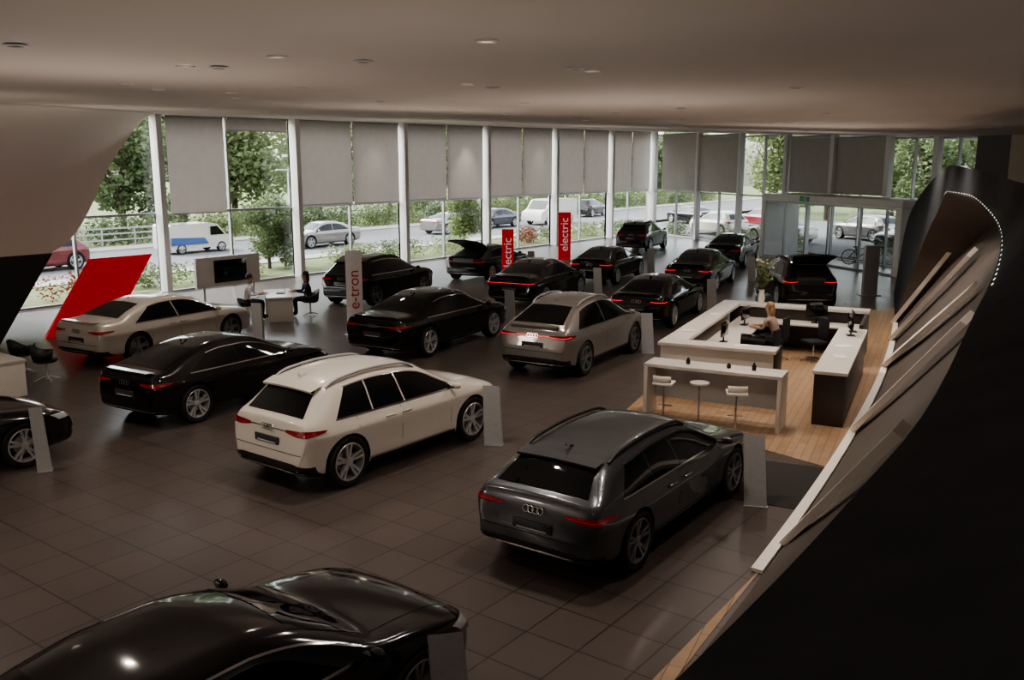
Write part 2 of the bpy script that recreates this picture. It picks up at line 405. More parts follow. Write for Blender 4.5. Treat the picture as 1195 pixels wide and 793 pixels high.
    out['grille']=decal([(-.36,h,.36),(.36,h,.36)],[(-.52,h,.66),(.52,h,.66)],nf,14,5,.006,mat=M_dark,name='grille')
    pair['head_light']=[decal([(W*.58,h,.60),(W*.95,h-.3,.66)],[(W*.55,h,.68),(W*.97,h-.45,.75)],(.6,.8,.2),14,3,.006,mat=M_head,name='head_light')]
    pair['bonnet_seam']=[decal([(W*.70,w1+.06-h,1.1),(W*.62,L-.28-h,.8)],[((W*.70-.008),w1+.06-h,1.1),((W*.62-.008),L-.28-h,.8)],(0,0,1),24,1,.002,mat=M_seam)]
    m=MB();m.sph((W+.065,s2-h-.08,S['belt']+.035),.085,(1.0,.55,.62),0,14,10);m.box((W-.02,s2-h-.08,S['belt']-.005),(.14,.05,.03),1,.006)
    pair['side_mirror']=[m.done('side_mirror',[P_black,M_dark],50)]
    pair['door_handle']=[]
    for yy in (mid-.25,s2-1.22+.05):
        pq2,_n=cast((1,yy-h,S['sh']+.01),(1,0,0));m=MB();m.box((pq2.x+.014,yy-h,S['sh']+.01),(.022,.20,.026),0,.008);pair['door_handle'].append(m.done('door_handle',[P_black],50))
    m=MB()
    if key in('suv','avant'):
        zz=ZT(r1);m.grid([[Vector((x,r1+.10-h,ZT(r1+.1)-.005-.04*(x/W)**2)) for x in (-.55,-.3,0,.3,.55)],[Vector((x,r1-.12-h,zz-.01-.05*(x/W)**2)) for x in (-.54,-.3,0,.3,.54)],[Vector((x,r1-.11-h,zz-.04-.05*(x/W)**2)) for x in (-.54,-.3,0,.3,.54)],[Vector((x,r1+.02-h,zz-.07-.05*(x/W)**2)) for x in (-.54,-.3,0,.3,.54)]])
    else:
        m.grid([[Vector((x,.20-h,ZT(.20)+.004)) for x in (-.6,-.3,0,.3,.6)],[Vector((x,.05-h,ZT(.12)+.030)) for x in (-.56,-.3,0,.3,.56)],[Vector((x,.07-h,ZT(.08)+.0)) for x in (-.56,-.3,0,.3,.56)]])
    out['spoiler']=m.done('spoiler',[P_black],40)
    if S['rr']:
        m=MB();rows=[]
        for i in range(17):
            t=i/16;yy=lerp(r1+.12,w0-.05,t);lift=.05*min(1,min(t,1-t)*12)
            p,_n=cast((W*.61,yy-h,1.7),(0,0,1));p=p+Vector((0,0,lift))
            rows.append([p+Vector((.022*math.cos(k*math.pi/4),0,.022*math.sin(k*math.pi/4))) for k in range(8)])
        m.grid(rows,close=True)
        pair['roof_rail']=[m.done('roof_rail',[M_dark],60)]
    yf=r1+.22;p,_n=cast((0,yf-h,1.8),(0,0,1))
    m=MB();m.grid([[p+Vector((x*.03,-.09,-.005)) for x in(-1,1)],[p+Vector((x*.008,-.10,.055)) for x in(-1,1)],[p+Vector((x*.03,.08,-.005)) for x in(-1,1)]])
    out['fin']=m.done('roof_aerial',[P_black],40)
    out['bootdark']=capdec(.03,kW*.50,r1-.02,kW*.50,nr,M_dark,'boot_shade_patch',.012)  # dark patch on the closed body, painted as shade inside the open boot
    m=MB();hy=r1+.02;hz=ZT(r1)+.01;ln=math.hypot(r1-.02,ZT(r1)-.75);up_a=math.radians(24 if S['belt']<1 else 32)
    rows=[]
    for i in range(9):
        t=i/8;d=ln*t;bend=0 if t<.45 else -(t-.45)*.35
        yy=hy-d*math.cos(up_a);zz=hz+d*math.sin(up_a)+bend*ln*.6
        rows.append([Vector((x*W*lerp(.58,.72,t),yy-h,zz-.05*x*x)) for x in (-1,-.66,-.33,0,.33,.66,1)])
    m.grid(rows)
    m.grid([[v+Vector((0,.01,-.06)) for v in r] for r in rows],1,flip=True)
    m.grid([rows[-1],[v+Vector((0,.01,-.06)) for v in rows[-1]]]);bmesh.ops.remove_doubles(m.bm,verts=m.bm.verts[:],dist=.0005)
    out['tailgate']=m.done('tailgate',[P_black,M_dark],40)
    out['body']=nb;out['S']=S
    out['pair']={k:[(a,mir(a)) for a in v] for k,v in pair.items()}
    return out
def wheel_meshes():
    m=MB()
    t=[(.72,-.30),(.80,-.34),(.92,-.34),(.985,-.27),(1,-.15),(1,.15),(.985,.27),(.92,.34),(.80,.34),(.72,.30)]
    m.lathe(t,40,0,'X');tyre=m.done('wheel',[M_tyre],40)
    m=MB();m.lathe([(.74,.31),(.72,.33),(.68,.32),(.65,.20),(.62,-.2)],40,0,'X')
    n=10
    for k in range(n):
        a=2*math.pi*(k//2)/5+(.17 if k%2 else -.17)
        M=Matrix.Rotation(a,4,'X')
        rows=[]
        for (r,w,x) in ((.10,.06,.24),(.35,.05,.27),(.69,.06,.31)):
            rows.append([M@Vector((x,-w,r)),M@Vector((x,w,r)),M@Vector((x-.12,w*.9,r)),M@Vector((x-.12,-w*.9,r))])
        m.grid(rows,close=True)
    m.lathe([(.0,.29),(.10,.285),(.17,.26),(.17,.1)],20,0,'X')
    m.lathe([(.0,.0),(.62,.0)],30,1,'X');m.lathe([(.0,.06),(.42,.06),(.42,.0)],30,2,'X')
    rim=m.done('rim',[M_rim,M_dark,M_steel],35)
    return tyre,rim
TYRE,RIM=wheel_meshes()
CM={}
def make_car(key,wheelpos,hdg,paint,label,rim=None,boot=False,simple=False,bar=None,group=None,lit=False,fin=True):
    if key not in CM:CM[key]=car_meshes(key)
    C=CM[key];S=C['S'];W=S['W'];L=S['L'];a=math.radians(hdg)
    ry=S['yr']-L/2
    if wheelpos[0]=='c':ox,oy=wheelpos[1:3]
    else:
        lx,ly=W-.02,ry
        ox=wheelpos[0]-(lx*math.cos(a)-ly*math.sin(a));oy=wheelpos[1]-(lx*math.sin(a)+ly*math.cos(a))
    zc=wheelpos[3] if wheelpos[0]=='c' and len(wheelpos)>3 else 0
    root=emp('car',label,'car',(ox,oy,zc),a,group)
    def p(n,me,mat=None):
        return ob(n,me,root,mat=mat)
    def both(n,mat=None):
        for A,Bm in C['pair'].get(n,[]):p(n,A,mat);p(n,Bm,mat)
    p('body',C['body'],paint)
    p('rear_window',C['rear_window']) if not boot else p('boot_shade_patch',C['bootdark'])
    p('windscreen',C['windscreen'])
    both('side_window');both('tail_light')
    for yy in (ry,ry+S['wb']):
        for sx in (1,-1):
            R=S['R'];wl=ob('wheel',TYRE,root,(sx*(W-.135),yy,R),rz=0 if sx>0 else math.pi);wl.scale=(R,R,R)
            ob('rim',RIM,wl,mat=rim if rim else None)
    both('side_mirror',paint)
    if simple:return root
    both('tail_light_strip',M_redl if lit else M_redo)
    if not boot:
        p('ring_emblem',C['rings']);p('number_plate',C['plate']);p('plate_strip',C['platestrip'])
    else:
        p('tailgate',C['tailgate'],paint)
    if bar:p('light_bar',C['bar'],M_redl if bar=='red' else M_chrome)
    p('diffuser',C['diff']);p('bumper_trim',C['diffc']);p('tailgate_seam',C['tgseam']);both('door_seam')
    both('window_trim')
    both('side_skirt');both('door_handle',paint)
    p('spoiler',C['spoiler'],paint)
    if fin:p('roof_aerial',C['fin'],paint)
    both('roof_rail',M_steel if paint is P_white or paint is P_silver else None)
    p('grille',C['grille']);both('head_light');both('bonnet_seam')
    return root
make_car('sportback',('c',-5.6,3.60),0,P_black,'black fastback car with long glossy bonnet beside a metal stand',M_rimd,fin=False)
make_car('avant',(-4.74,8.74),2,P_grey,'dark grey metallic estate car with roof rails',M_rimd)
make_car('suv',(-9.46,8.64),0,P_white,'white sport utility car with silver wheels',bar='c')
make_car('sportback',(-14.15,9.30),6,P_black,'black fastback car with multi-spoke silver wheels')
make_car('sedan',(-19.72,11.5),8,P_wsed,'pearl white saloon car parked near the red panel',M_rimd)
make_car('sportback',('c',-15.0,4.82),0,P_black,'black car with silver wheels beside a leaning metal stand')
make_car('limo',(-14.63,16.12),7,P_black,'large black saloon car with chrome window trim',bar='c')
make_car('suv',(-21.4,21.0),9,P_black,'black sport utility car near the window wall',M_rimd)
make_car('suvcoupe',(-10.52,16.71),7,P_silver,'silver grey sloping-roof sport utility car',M_rimd,bar='red',lit=True)
make_car('sedan',(-16.93,24.38),10,P_black,'black saloon car with lit red tail lights',bar='red',lit=True)
make_car('sportback',(-22.34,28.36),10,P_black,'black car with raised boot lid near the windows',boot=True)
make_car('sportback',(-17.8,30.5),11,P_black,'black fastback car with red tail lights behind another',lit=True)
make_car('sportback',(-11.7,23.3),11,P_black,'black fastback car with full-width red rear light',lit=True)
make_car('sedan',(-13.9,31.0),12,P_black,'black saloon car in the row near the reception',lit=True)
make_car('sedan',(-16.2,39.1),12,P_black,'black car parked close to the entrance doors')
make_car('suv',(-23.1,42.9),12,P_black,'black sport utility car at the end of the hall')
make_car('suv',(-9.3,29.8),34,P_black,'black car with open tailgate facing the entrance',boot=True,lit=True)
# outside cars
og='parked cars outside the windows'
for key,x,y,hd,pt_,lb in (('suv',-41,19.2,180,P_redp,'dark red car on the street outside'),('sedan',-40.3,35.2,180,P_silver,'silver car on the street outside'),
  ('sedan',-41,47.5,0,P_silver,'silver saloon car passing outside'),('suv',-25.6,56.8,62,P_white,'white sport utility car parked outside'),
  ('sportback',-20.3,54.2,65,P_white,'white low car parked outside'),('sedan',-32,66,62,P_black,'black car parked in the outdoor bay'),
  ('sedan',-42,53.5,180,P_grey,'grey car on the street outside'),('suv',-16.5,58.5,60,P_silver,'silver car parked outside'),('sedan',-26,66,60,P_redp,'red car parked in the yard outside'),('suv',-12.5,53.5,150,P_grey,'grey car parked outside the doors'),
  ('suv',-44,70,10,P_black,'black car parked further along the street')):
    make_car(key,('c',x,y,-.05),hd,pt_,lb,simple=True,group=og)
def van(x,y,hd,side,label,sc=1):
    r=emp('van',label,'van',(x,y,-.05),math.radians(hd),'vans on the street');r.scale=(sc,sc,sc)
    prof=[(-2.3,.35),(-2.35,.8),(-2.3,1.85),(-2.15,1.95),(.9,1.95),(1.35,1.85),(1.95,1.2),(2.55,1.0),(2.65,.7),(2.65,.35)]
    m=MB();rows=[]
    for sx,s in ((-.92,.97),(-.95,1),(.95,1),(.92,.97)):rows.append([Vector((sx,p[0]*s,.35+(p[1]-.35)*s)) for p in prof])
    m.grid(rows);m.poly(rows[0]);m.poly(rows[-1]);bmesh.ops.remove_doubles(m.bm,verts=m.bm.verts[:],dist=.001);ob('body',m.done('van_body',[P_white],30),r)
    for sx in (-.96,.96):
        m=MB();m.poly([(sx,.75,1.15),(sx,1.85,1.15),(sx,1.3,1.72),(sx,.75,1.72)]);ob('side_window',m.done('van_window',[M_cglass],0),r)
        m=MB();m.poly([(sx,-2.2,.6),(sx,.6,.6),(sx,.3,1.0),(sx,-2.2,1.1)]);ob('livery_stripe',m.done('van_stripe',[side],0),r)
    m=MB();m.poly([(-.8,2.0,1.22),(.8,2.0,1.22),(.75,1.38,1.86),(-.75,1.38,1.86)]);ob('windscreen',m.done('van_ws',[M_cglass],0),r)
    for yy in(-1.45,1.6):
        for sx in(1,-1):
            w=ob('wheel',TYRE,r,(sx*.84,yy,.34),rz=0 if sx>0 else math.pi);w.scale=(.34,.34,.34);ob('rim',RIM,w)
van(-43,28.6,0,P_blue,'white van with blue side graphics on the street',.8)
van(-41,59.5,180,M_panelg,'white van driving past outside')
# ---------------------------------------------------------------- ROOM
def zc(X,Y):
    a=6.15+.01*Y;b=5.5+.005*Y
    t=(X+29.5)/21.5;t=max(0,min(1,t));return lerp(a,b,t)
XL=-29.5
BD=Vector((.8396,-.5433,0));B0=Vector((-29.5,54.87,0));BN=Vector((-.5433,-.8396,0))
m=MB();m.prism([(-30.2,-5),(9,-5),(9,32),(-8,41.1),(-29.9,55.4),(-30.2,55.4)],-.15)
structure(ob('floor',m.done('floor',[M_tile],0)))
X0=lambda Y:-3-.032*Y-.0038*Y*Y
pts=[(-8.35,14.7),(-4.15,13.7),(-3.62,9.6),(-3.45,5.0),(X0(5)+.05,5.0)]+[(X0(y)+.05,y) for y in (7,10,13,16,19,22,25,28,31)]+[(-10.9,24.6)]
m=MB();m.prism(pts,.006,z0=.0);structure(ob('floor',m.done('floor_wood',[M_wood],0)))
m=MB();m.prism([(-5.35,13.35),(-4.2,13.65),(-3.9,11.7),(-5.0,11.5)],.008)
ob('floor_mat',m.done('mat',[M_mat],0),label='dark rectangular floor mat beside the wood floor',cat='mat')
m=MB();rows=[]
for i in range(24):
    Y=-5+i*61/23;rows.append([Vector((x,Y,zc(x,Y))) for x in [-30.2+j*39.2/20 for j in range(21)]])
m.grid(rows);m.grid([[v+Vector((0,0,.3)) for v in r] for r in rows])
structure(ob('ceiling',m.done('ceiling',[M_ceil],60)))
# left shell
YE=pchip([(1.4,8),(1.5,11.2),(1.54,12.8),(1.69,14.0),(1.95,14.75),(2.43,15.3),(4.65,16.7),(6.3,18.0),(7,18.3)])
m=MB();rows=[]
for i in range(49):
    u=i/48;r=.8+12.5*(1-u)**.7;rv=min(.8*r,3.9);row=[]
    Yg=-5+u*23
    for j in range(45):
        v=j/44
        if v<.7:
            th=v/.7*math.pi/2;x=XL+r-r*math.sin(th);z=zc(x,Yg)-.012-rv*(1-math.cos(th))
        else:
            x=XL;z=lerp(zc(XL,Yg)-.012-rv,1.48,((v-.7)/.3))
        row.append(Vector((x,-5+u*(YE(z)+5),z)))
    rows.append(row)
m.grid(rows)
o=structure(ob('wall_left',m.done('wall_left_shell',[M_shell],60)))
cols=[18.35,24.45,30.7,36.8,43.0,49.1,54.4]
for y in cols:
    r=emp('window_column','white rectangular column between tall windows','column',(XL+.15,y,0),0,'white columns along the window wall')
    h=zc(XL,y);m=MB();m.box((0,0,h/2),(.42,.22,h),0,.01);ob('shaft',m.done('shaft',[M_alu],30),r)
    m=MB();m.box((0,0,.05),(.46,.26,.1),0,.005);ob('base_plate',m.done('bp',[M_mull],30),r)
wi=[0]
def window(p0,p1,h,mids,trans=(2.88,)):
    p0=Vector(p0);p1=Vector(p1);d=(p1-p0);Lw=d.length;a=math.atan2(d.y,d.x);wi[0]+=1
    m=MB()
    for t in [0]+list(mids)+[Lw]:m.box((t,0,h/2),(.07,.14,h),0)
    for z in [.06]+list(trans)+[h-.04]:m.box((Lw/2,0,z),(Lw,.10,.08),0)
    m.box((Lw/2,0,h/2),(Lw-.05,.012,h-.06),1)
    structure(ob('window_%d'%wi[0],m.done('window',[M_mull,M_glass],0),None,(p0.x,p0.y,0),a))
ed=[6.0,12.2]+cols
for a,b in zip(ed[:-1],ed[1:]):
    window((XL-.15,a,0),(XL-.15,b,0),zc(XL,b),[ (b-a)/2])
gb='grey roller blinds'
def blind(p0,p1,z0,z1,label):
    p0=Vector(p0);p1=Vector(p1);d=p1-p0;Lw=d.length;a=math.atan2(d.y,d.x)
    r=emp('roller_blind',label,'blind',(p0.x,p0.y,0),a,gb)
    m=MB();rows=[]
    for j in range(9):
        z=lerp(z0,z1,j/8);rows.append([Vector((Lw*i/12,.006*math.sin(i*1.3+j*.4),z)) for i in range(13)])
    m.grid(rows);ob('fabric',m.done('fabric',[M_blind],60),r)
    m=MB();m.box((Lw/2,0,z0),(Lw,.03,.035),0,.005);ob('bottom_bar',m.done('bar',[M_mull],30),r)
    m=MB();m.cyl((0,0,z1-.05),(Lw,0,z1-.05),.045,seg=12);ob('roller_tube',m.done('tube',[M_mull],60),r)
XB=XL+.12
lb='grey fabric roller blind lowered halfway over tall window'
lst=[(18.75,21.1,2.85)]
for a,b in zip(cols[1:-1],cols[2:]):
    mid=(a+b)/2;lst+= [(a+.28,mid-.05,2.95),(mid+.05,b-.28,2.92)]
for a,b,z in lst:blind((XB,a,0),(XB,b,0),z,zc(XL,a)-.03,lb)
blind((XB,21.3,0),(XB,24.1,0),5.85,zc(XL,22)-.03,'grey fabric roller blind rolled nearly fully up')
def BP(w,off=0):
    p=B0+BD*w+BN*off;return (p.x,p.y,0)
bw=[.4,5.85,10.3,14.45,18.05,21.75,24.5,26.5]
for a,b in zip(bw[:-1],bw[1:]):
    hh=zc(*BP(a)[:2]);window(BP(a),BP(b),min(hh,zc(*BP(b)[:2]))+.02,[(b-a)/2])
ang=math.atan2(BD.y,BD.x)
for w in bw[:-1]:
    h=zc(*BP(w)[:2]);z0=0 if w<15 or w>25 else 3.16
    m=MB();m.box((0,0,(h+z0)/2),(.28,.28,h-z0),0,.01);x,y,_=BP(w,.15)
    r=emp('window_column','white rectangular column on the end window wall','column',(x,y,0),ang,'white columns along the end wall');ob('shaft',m.done('shaft',[M_alu],30),r)
for a,b,z in ((1.3,5.7,2.95),(6.0,10.2,2.98),(14.65,17.95,3.2),(18.15,21.65,3.2)):
    blind(BP(a,.1),BP(b,.1),z,zc(*BP(b)[:2])-.03,'grey fabric roller blind on the end window wall')
W0=15.4;Lp=9.6
r=emp('entrance_portal','white box frame around the glass entrance doors','entrance',BP(W0,2.2),ang)
m=MB();m.box((Lp/2,1.0,2.98),(Lp,2.1,.34),0,.01);ob('lintel',m.done('lintel',[M_alu],30),r)
for t in (0.15,Lp-.15):
    m=MB();m.box((t,1.0,1.40),(.3,2.1,2.80),0,.01);ob('post',m.done('post',[M_alu],30),r)
for k,(a,b) in enumerate(((.3,1.9),(1.9,3.5),(3.5,5.1),(5.1,7.2),(7.2,9.3))):
    m=MB()
    for t in (a+.03,b-.03):m.box((t,0,1.4),(.06,.06,2.8),0)
    m.box(((a+b)/2,0,2.76),(b-a,.06,.08),0);m.box(((a+b)/2,0,.05),(b-a,.06,.1),0);m.box(((a+b)/2,0,1.4),(b-a,.01,2.7),1)
    x,y,_=BP(W0,2.2);structure(ob('door_%d'%(k+1),m.done('door',[M_mull,M_glass],0),None,(x,y,0),ang))
x,y,_=BP(W0+3.4,2.3)
r=emp('exit_sign','green emergency exit sign with white running figure','sign',(x,y,2.99),ang)
m=MB();m.box((0,0,0),(.62,.04,.22),0,.005);ob('sign_plate',m.done('sp',[M_green],30),r)
m=MB();m.box((.12,-.025,0),(.10,.005,.18),0);m.box((-.05,-.025,.01),(.03,.005,.09),0);m.sph((-.04,-.025,.075),.018,(1,.2,1));m.box((-.08,-.025,-.05),(.08,.005,.02),0);m.box((-.2,-.025,0),(.1,.005,.02),0)
ob('pictogram',m.done('pg',[M_white],30),r)
def wallseg(name,a,b,h,mat,th=.2):
    a=Vector((*a,0));b=Vector((*b,0));d=b-a;m=MB();m.box((d.length/2,0,h/2),(d.length,th,h),0);structure(ob(name,m.done(name,[mat],0),None,(a.x,a.y,0),math.atan2(d.y,d.x)))
M_wallg=pm('wall_dark_grey',(.13,.125,.12),.7,noise=.05);M_wallb=pm('wall_beige',(.50,.43,.36),.7,noise=.05)
wallseg('wall_back',(-7.3,40.4),(-6.0,39.65),6.2,M_wallg);wallseg('wall_far',(-6.0,39.65),(9,31),6.2,M_wallb)
wallseg('wall_side',(9,-5),(9,31),6.2,M_wallb);wallseg('wall_front',(-30.2,-5),(9,-5),6.6,M_wallb);wallseg('wall_corner',(XL-.15,-5),(XL-.15,6),6.6,M_wallg)
m=MB();m.box((4.6,5,2.95),(8.7,20,.2),0);structure(ob('floor',m.done('mezz',[M_wallg],0)))
# leaning wall + parapet
E=[(-.70,-5,3.65),(-.72,-1.5,3.65),(-.72,1.48,3.65),(-.77,3.34,3.65),(-1.17,6.95,3.65),(-1.47,9.5,3.70),(-2.0,12.9,3.80),(-2.66,15.7,3.93),(-3.5,18.9,4.02),(-4.5,22.0,4.0),(-5.6,26,3.2),(-6.4,27.6,1.6),(-6.95,28.3,0.0)]
T=[(.9,-5,4.0),(.7,-1.5,4.0),(.5,1.5,4.05),(.3,4,4.15),(-.3,7.2,4.3),(-1.0,9.6,4.38),(-1.9,12.8,4.44),(-2.6,15.85,4.48),(-3.6,19.2,4.55),(-4.6,22.7,4.6),(-5.9,27.0,4.25),(-8.0,33.2,2.7),(-8.67,34.9,0.0)]
def crv(P,n=96):
    k=len(P);fx=[pchip([(i,P[i][c]) for i in range(k)]) for c in range(3)]
    return [Vector((fx[0](t),fx[1](t),fx[2](t))) for t in [i*(k-1)/(n-1) for i in range(n)]]
Ec=crv(E);Tc=crv(T)
m=MB();m.grid([[e.lerp(t,j/6) for j in range(7)] for e,t in zip(Ec,Tc)])
structure(ob('wall_parapet',m.done('wall_parapet',[M_parapet],60)))
m=MB();rows=[]
for i,e in enumerate(Ec):
    row=[]
    for j in range(9):
        z=e.z*j/9;y=min(28.4,max(-5,e.y+.3*(1-j/8)))
        row.append(Vector((X0(max(y,0))+.65*z+.10,y,z)))
    row.append(e.copy());rows.append(row)
m.grid(rows);structure(ob('wall_right',m.done('wall_right',[M_lean],60)))
# low pale ledge along the wall base
m=MB();rows=[]
for k in range(34):
    y=9.5+k*18.6/33;x=X0(y)+.05
    rows.append([Vector((x-.09,y,.008)),Vector((x-.09,y,.05)),Vector((x+.05,y,.05)),Vector((x+.05,y,.008))])
m.grid(rows,close=True);m.poly(rows[0]);m.poly(rows[-1]);bmesh.ops.remove_doubles(m.bm,verts=m.bm.verts[:],dist=.0005)
structure(ob('trim_1',m.done('trim_1',[M_offw],30)))
for A,Bq,wa,wb_ in (((-6.9,28.0,0),(-5.0,27.0,2.75),.20,.20),((-6.25,25.2,0),(-3.95,22.3,2.7),.17,.16),((-5.52,21.9,0),(-2.75,15.8,2.7),.16,.12),((-4.5,16.1,0),(-1.9,10.8,3.0),.13,.085),((-3.7,10.6,0),(-1.1,4.75,3.33),.09,.04)):
    A=Vector(A);Bq=Vector(Bq);d=(Bq-A).normalized();n=Vector((-.84,0,.54));s=d.cross(n).normalized()
    m=MB();rows=[]
    for k in range(7):
        t=k/6;p=A.lerp(Bq,t);w=lerp(wa,wb_,t);th=w*.35
        rows.append([p-s*w-n*.05,p-s*w+n*th,p+s*w+n*th,p+s*w-n*.05])
    m.grid(rows,close=True);m.poly(rows[0]);m.poly(rows[-1]);bmesh.ops.remove_doubles(m.bm,verts=m.bm.verts[:],dist=.0005)
    ob('slanted_beam',m.done('beam',[M_offw],30),label='white slanted beam rising from the floor along the leaning wall',cat='beam',group='white slanted beams')
m=MB();acc=9
for i in range(35,74):
    for f in (0,.5):
        p=Ec[i].lerp(Ec[i+1],f);q=Tc[i].lerp(Tc[i+1],f)
        seg=(Ec[i+1]-Ec[i]).length*.5;acc+=seg
        if acc<.26:continue
        acc=0
        dd=(Ec[i+1]-Ec[i]).normalized();uu=(q-p).normalized();nn=uu.cross(dd).normalized()
        if nn.x>0:nn=-nn
        c=p+uu*.05+nn*.006
        s=.045;hw=.009
        m.poly([c-dd*s-uu*hw,c+dd*s-uu*hw,c+dd*s+uu*hw,c-dd*s+uu*hw])
ob('light_strip',m.done('leds',[M_led],0),label='curved row of small white LED dashes along the dark parapet',cat='light strip',kind='stuff')
# downlights and added fill lamps
gd='recessed ceiling downlights'
m=MB();m.lathe([(.085,0),(.085,-.010),(.063,-.012),(.058,.0)],24,0);dl_ring=m.done('trim_ring',[M_alu],40)
m=MB();m.lathe([(0,-.003),(.058,-.003)],24,0);dl_l=m.done('lens',[M_lamp],0)
m=MB();m.lathe([(0,-.003),(.058,-.003)],24,0);dl_d=m.done('lens_off',[M_dark],0)
dls=[(-7.2,3.4),(-7.6,5.1),(-7.45,5.35),(-6.3,5.1),(-6.0,5.8),(-4.3,5.4),(-4.9,7.5),(-4.9,7.8),(-9.2,7.8),(-11.7,7.4),(-10.8,6.4),(-8.8,12),(-7.3,14.5),(-6.9,8.3),(-7.0,8.9),(-11.3,8.3),(-4.1,11.2),(-12.8,9.5),(-11,11),(-14,12),(-9.5,16),(-13,17),(-17,12),(-20,16),(-17,18),(-14,22),(-10,20),(-8,22),(-18,24),(-22,22),(-22,28),(-14,28),(-11,27),(-17,33),(-12,34),(-22,36),(-17,40),(-24,44),(-6,18),(-24,19)]
for i,(x,y) in enumerate(dls):
    r=emp('recessed_downlight','small round recessed ceiling downlight','light',(x,y,zc(x,y)-.004),0,gd)
    ob('trim_ring',dl_ring,r);ob('lens',dl_l if i%2 else dl_d,r)
def spot(x,y,z,e,ang=135,col=(1,.89,.79),blend=1,rad=.15,up=False,tgt=None):
    l=bpy.data.lights.new('spot','SPOT');l.energy=e;l.spot_size=math.radians(ang);l.spot_blend=blend;l.color=col;l.shadow_soft_size=rad
    o=bpy.data.objects.new('downlight_and_fill_spot' if not up else 'unseen_ceiling_fill',l);COL.objects.link(o);o.location=(x,y,z)  # serves the ceiling downlights and the added fill spots
    if up:o.rotation_euler=(math.pi,0,0)
    if tgt:o.rotation_euler=(Vector(tgt)-Vector((x,y,z))).to_track_quat('-Z','Y').to_euler()
for x,y,e in ((-9.5,9.6,430),(-5.5,9.5,360),(-13.5,11,330),(-12,17,330),(-19,13,330),(-6.5,15.5,480),(-8,19.5,520),(-6,22,360),(-17,25,300),(-13,26,300),(-21,20,260),(-12,34,320),(-19,35,260),(-10,5,330),(-4.6,19,360),(-5.8,25.5,400),(-15,5.5,320),(-22.6,17,200),(-3.6,10,200),(-9.5,28,300)):
    spot(x,y,zc(x,y)-.06,e)
spot(-28.7,35.2,6.35,260,75,rad=.05);spot(-28.7,28.9,6.3,110,75,rad=.05);spot(-28.7,41.5,6.4,110,75,rad=.05)
for y0,ty,e in ((8,8.5,240),(14,14,300),(20,20,320),(26,26,320)):
    spot(-7.8,y0,5.35,e,75,rad=.1,tgt=(-2.2-.1*y0,ty,1.6))  # added spots without fittings, aimed to brighten the slanted beams
def pt(x,y,z,e,col=(1,.90,.82),rad=.5):
    l=bpy.data.lights.new('pt','POINT');l.energy=e;l.color=col;l.shadow_soft_size=rad
    o=bpy.data.objects.new('unseen_fill_lamp',l);COL.objects.link(o);o.location=(x,y,z)
for x,y,z,e in ((3.0,2,4.9,150),(3.0,9,4.9,150),(3.0,17,5.0,150),(2,25,5.0,170),(-12,-3,3.0,210),(-19,-3,2.5,280)):
    pt(x,y,z,e)  # unseen fill lamps added outside the view to brighten hall and ceiling
for x,y,e in ((-24,26,150),(-13,37,180),(-20,33,160),(-9,26,170),(-13,14,160),(-7.2,12.3,150),(-18.5,6,190),(-23,13,150),(-9,5,150),(-4,4,70)):
    spot(x,y,2.4,e,ang=160,up=True,rad=0)  # unseen upward spots added in mid-air only to brighten the ceiling
# ---------------------------------------------------------------- furniture
def stele(x,y,h=1.0,w=.30,rz=0,lab='grey slanted information stand beside a car'):
    r=emp('information_stand',lab,'stand',(x,y,0),rz,'information stands beside cars')
    m=MB();d=.06
    rows=[[Vector((-w/2,-d,0)),Vector((w/2,-d,0)),Vector((w/2,d,0)),Vector((-w/2,d,0))]]
    rows.append([Vector((-w/2-.05,-d+.12,h)),Vector((w/2-.07,-d+.12,h)),Vector((w/2-.07,d-.04+.12,h-.08)),Vector((-w/2-.05,d-.04+.12,h-.08))])
    m.grid(rows,close=True);m.poly(rows[0]);m.poly(rows[1]);bmesh.ops.remove_doubles(m.bm,verts=m.bm.verts[:],dist=.001);ob('upright',m.done('upright',[M_steel],20),r)
    m=MB();m.box((0,0,.008),(w+.02,.16,.016),0,.003);ob('foot_plate',m.done('fp',[M_steel],30),r)
for x,y in ((-9.05,11.5),(-4.45,11.5),(-10.6,19.7),(-15.8,20.9),(-16.8,27.4),(-19.7,14.9),(-12.2,26.9),(-14.0,34.5),(-18.8,35),(-22.3,31)):
    stele(x,y,rz=math.radians(25))
stele(-13.75,6.3,1.0,.20,math.radians(60),'slim leaning grey information stand beside a black car')
stele(-4.3,4.95,1.0,.30,math.radians(48),'light grey slanted information stand beside the black bonnet')
spot(-2.6,2.6,5.3,120,50,rad=.1,tgt=(-4.3,4.95,.7))  # added spot without a fitting, brightens the near stand
r=emp('totem','tall grey rectangular totem near the entrance','stand',(-9.15,33.4,0),math.radians(35))
m=MB();m.box((0,0,.90),(.50,.20,1.76),0,.01);ob('panel',m.done('pn',[M_totem],30),r)
m=MB();m.box((0,0,.012),(.75,.4,.024),0,.004);ob('foot_plate',m.done('fp',[M_steel],30),r)
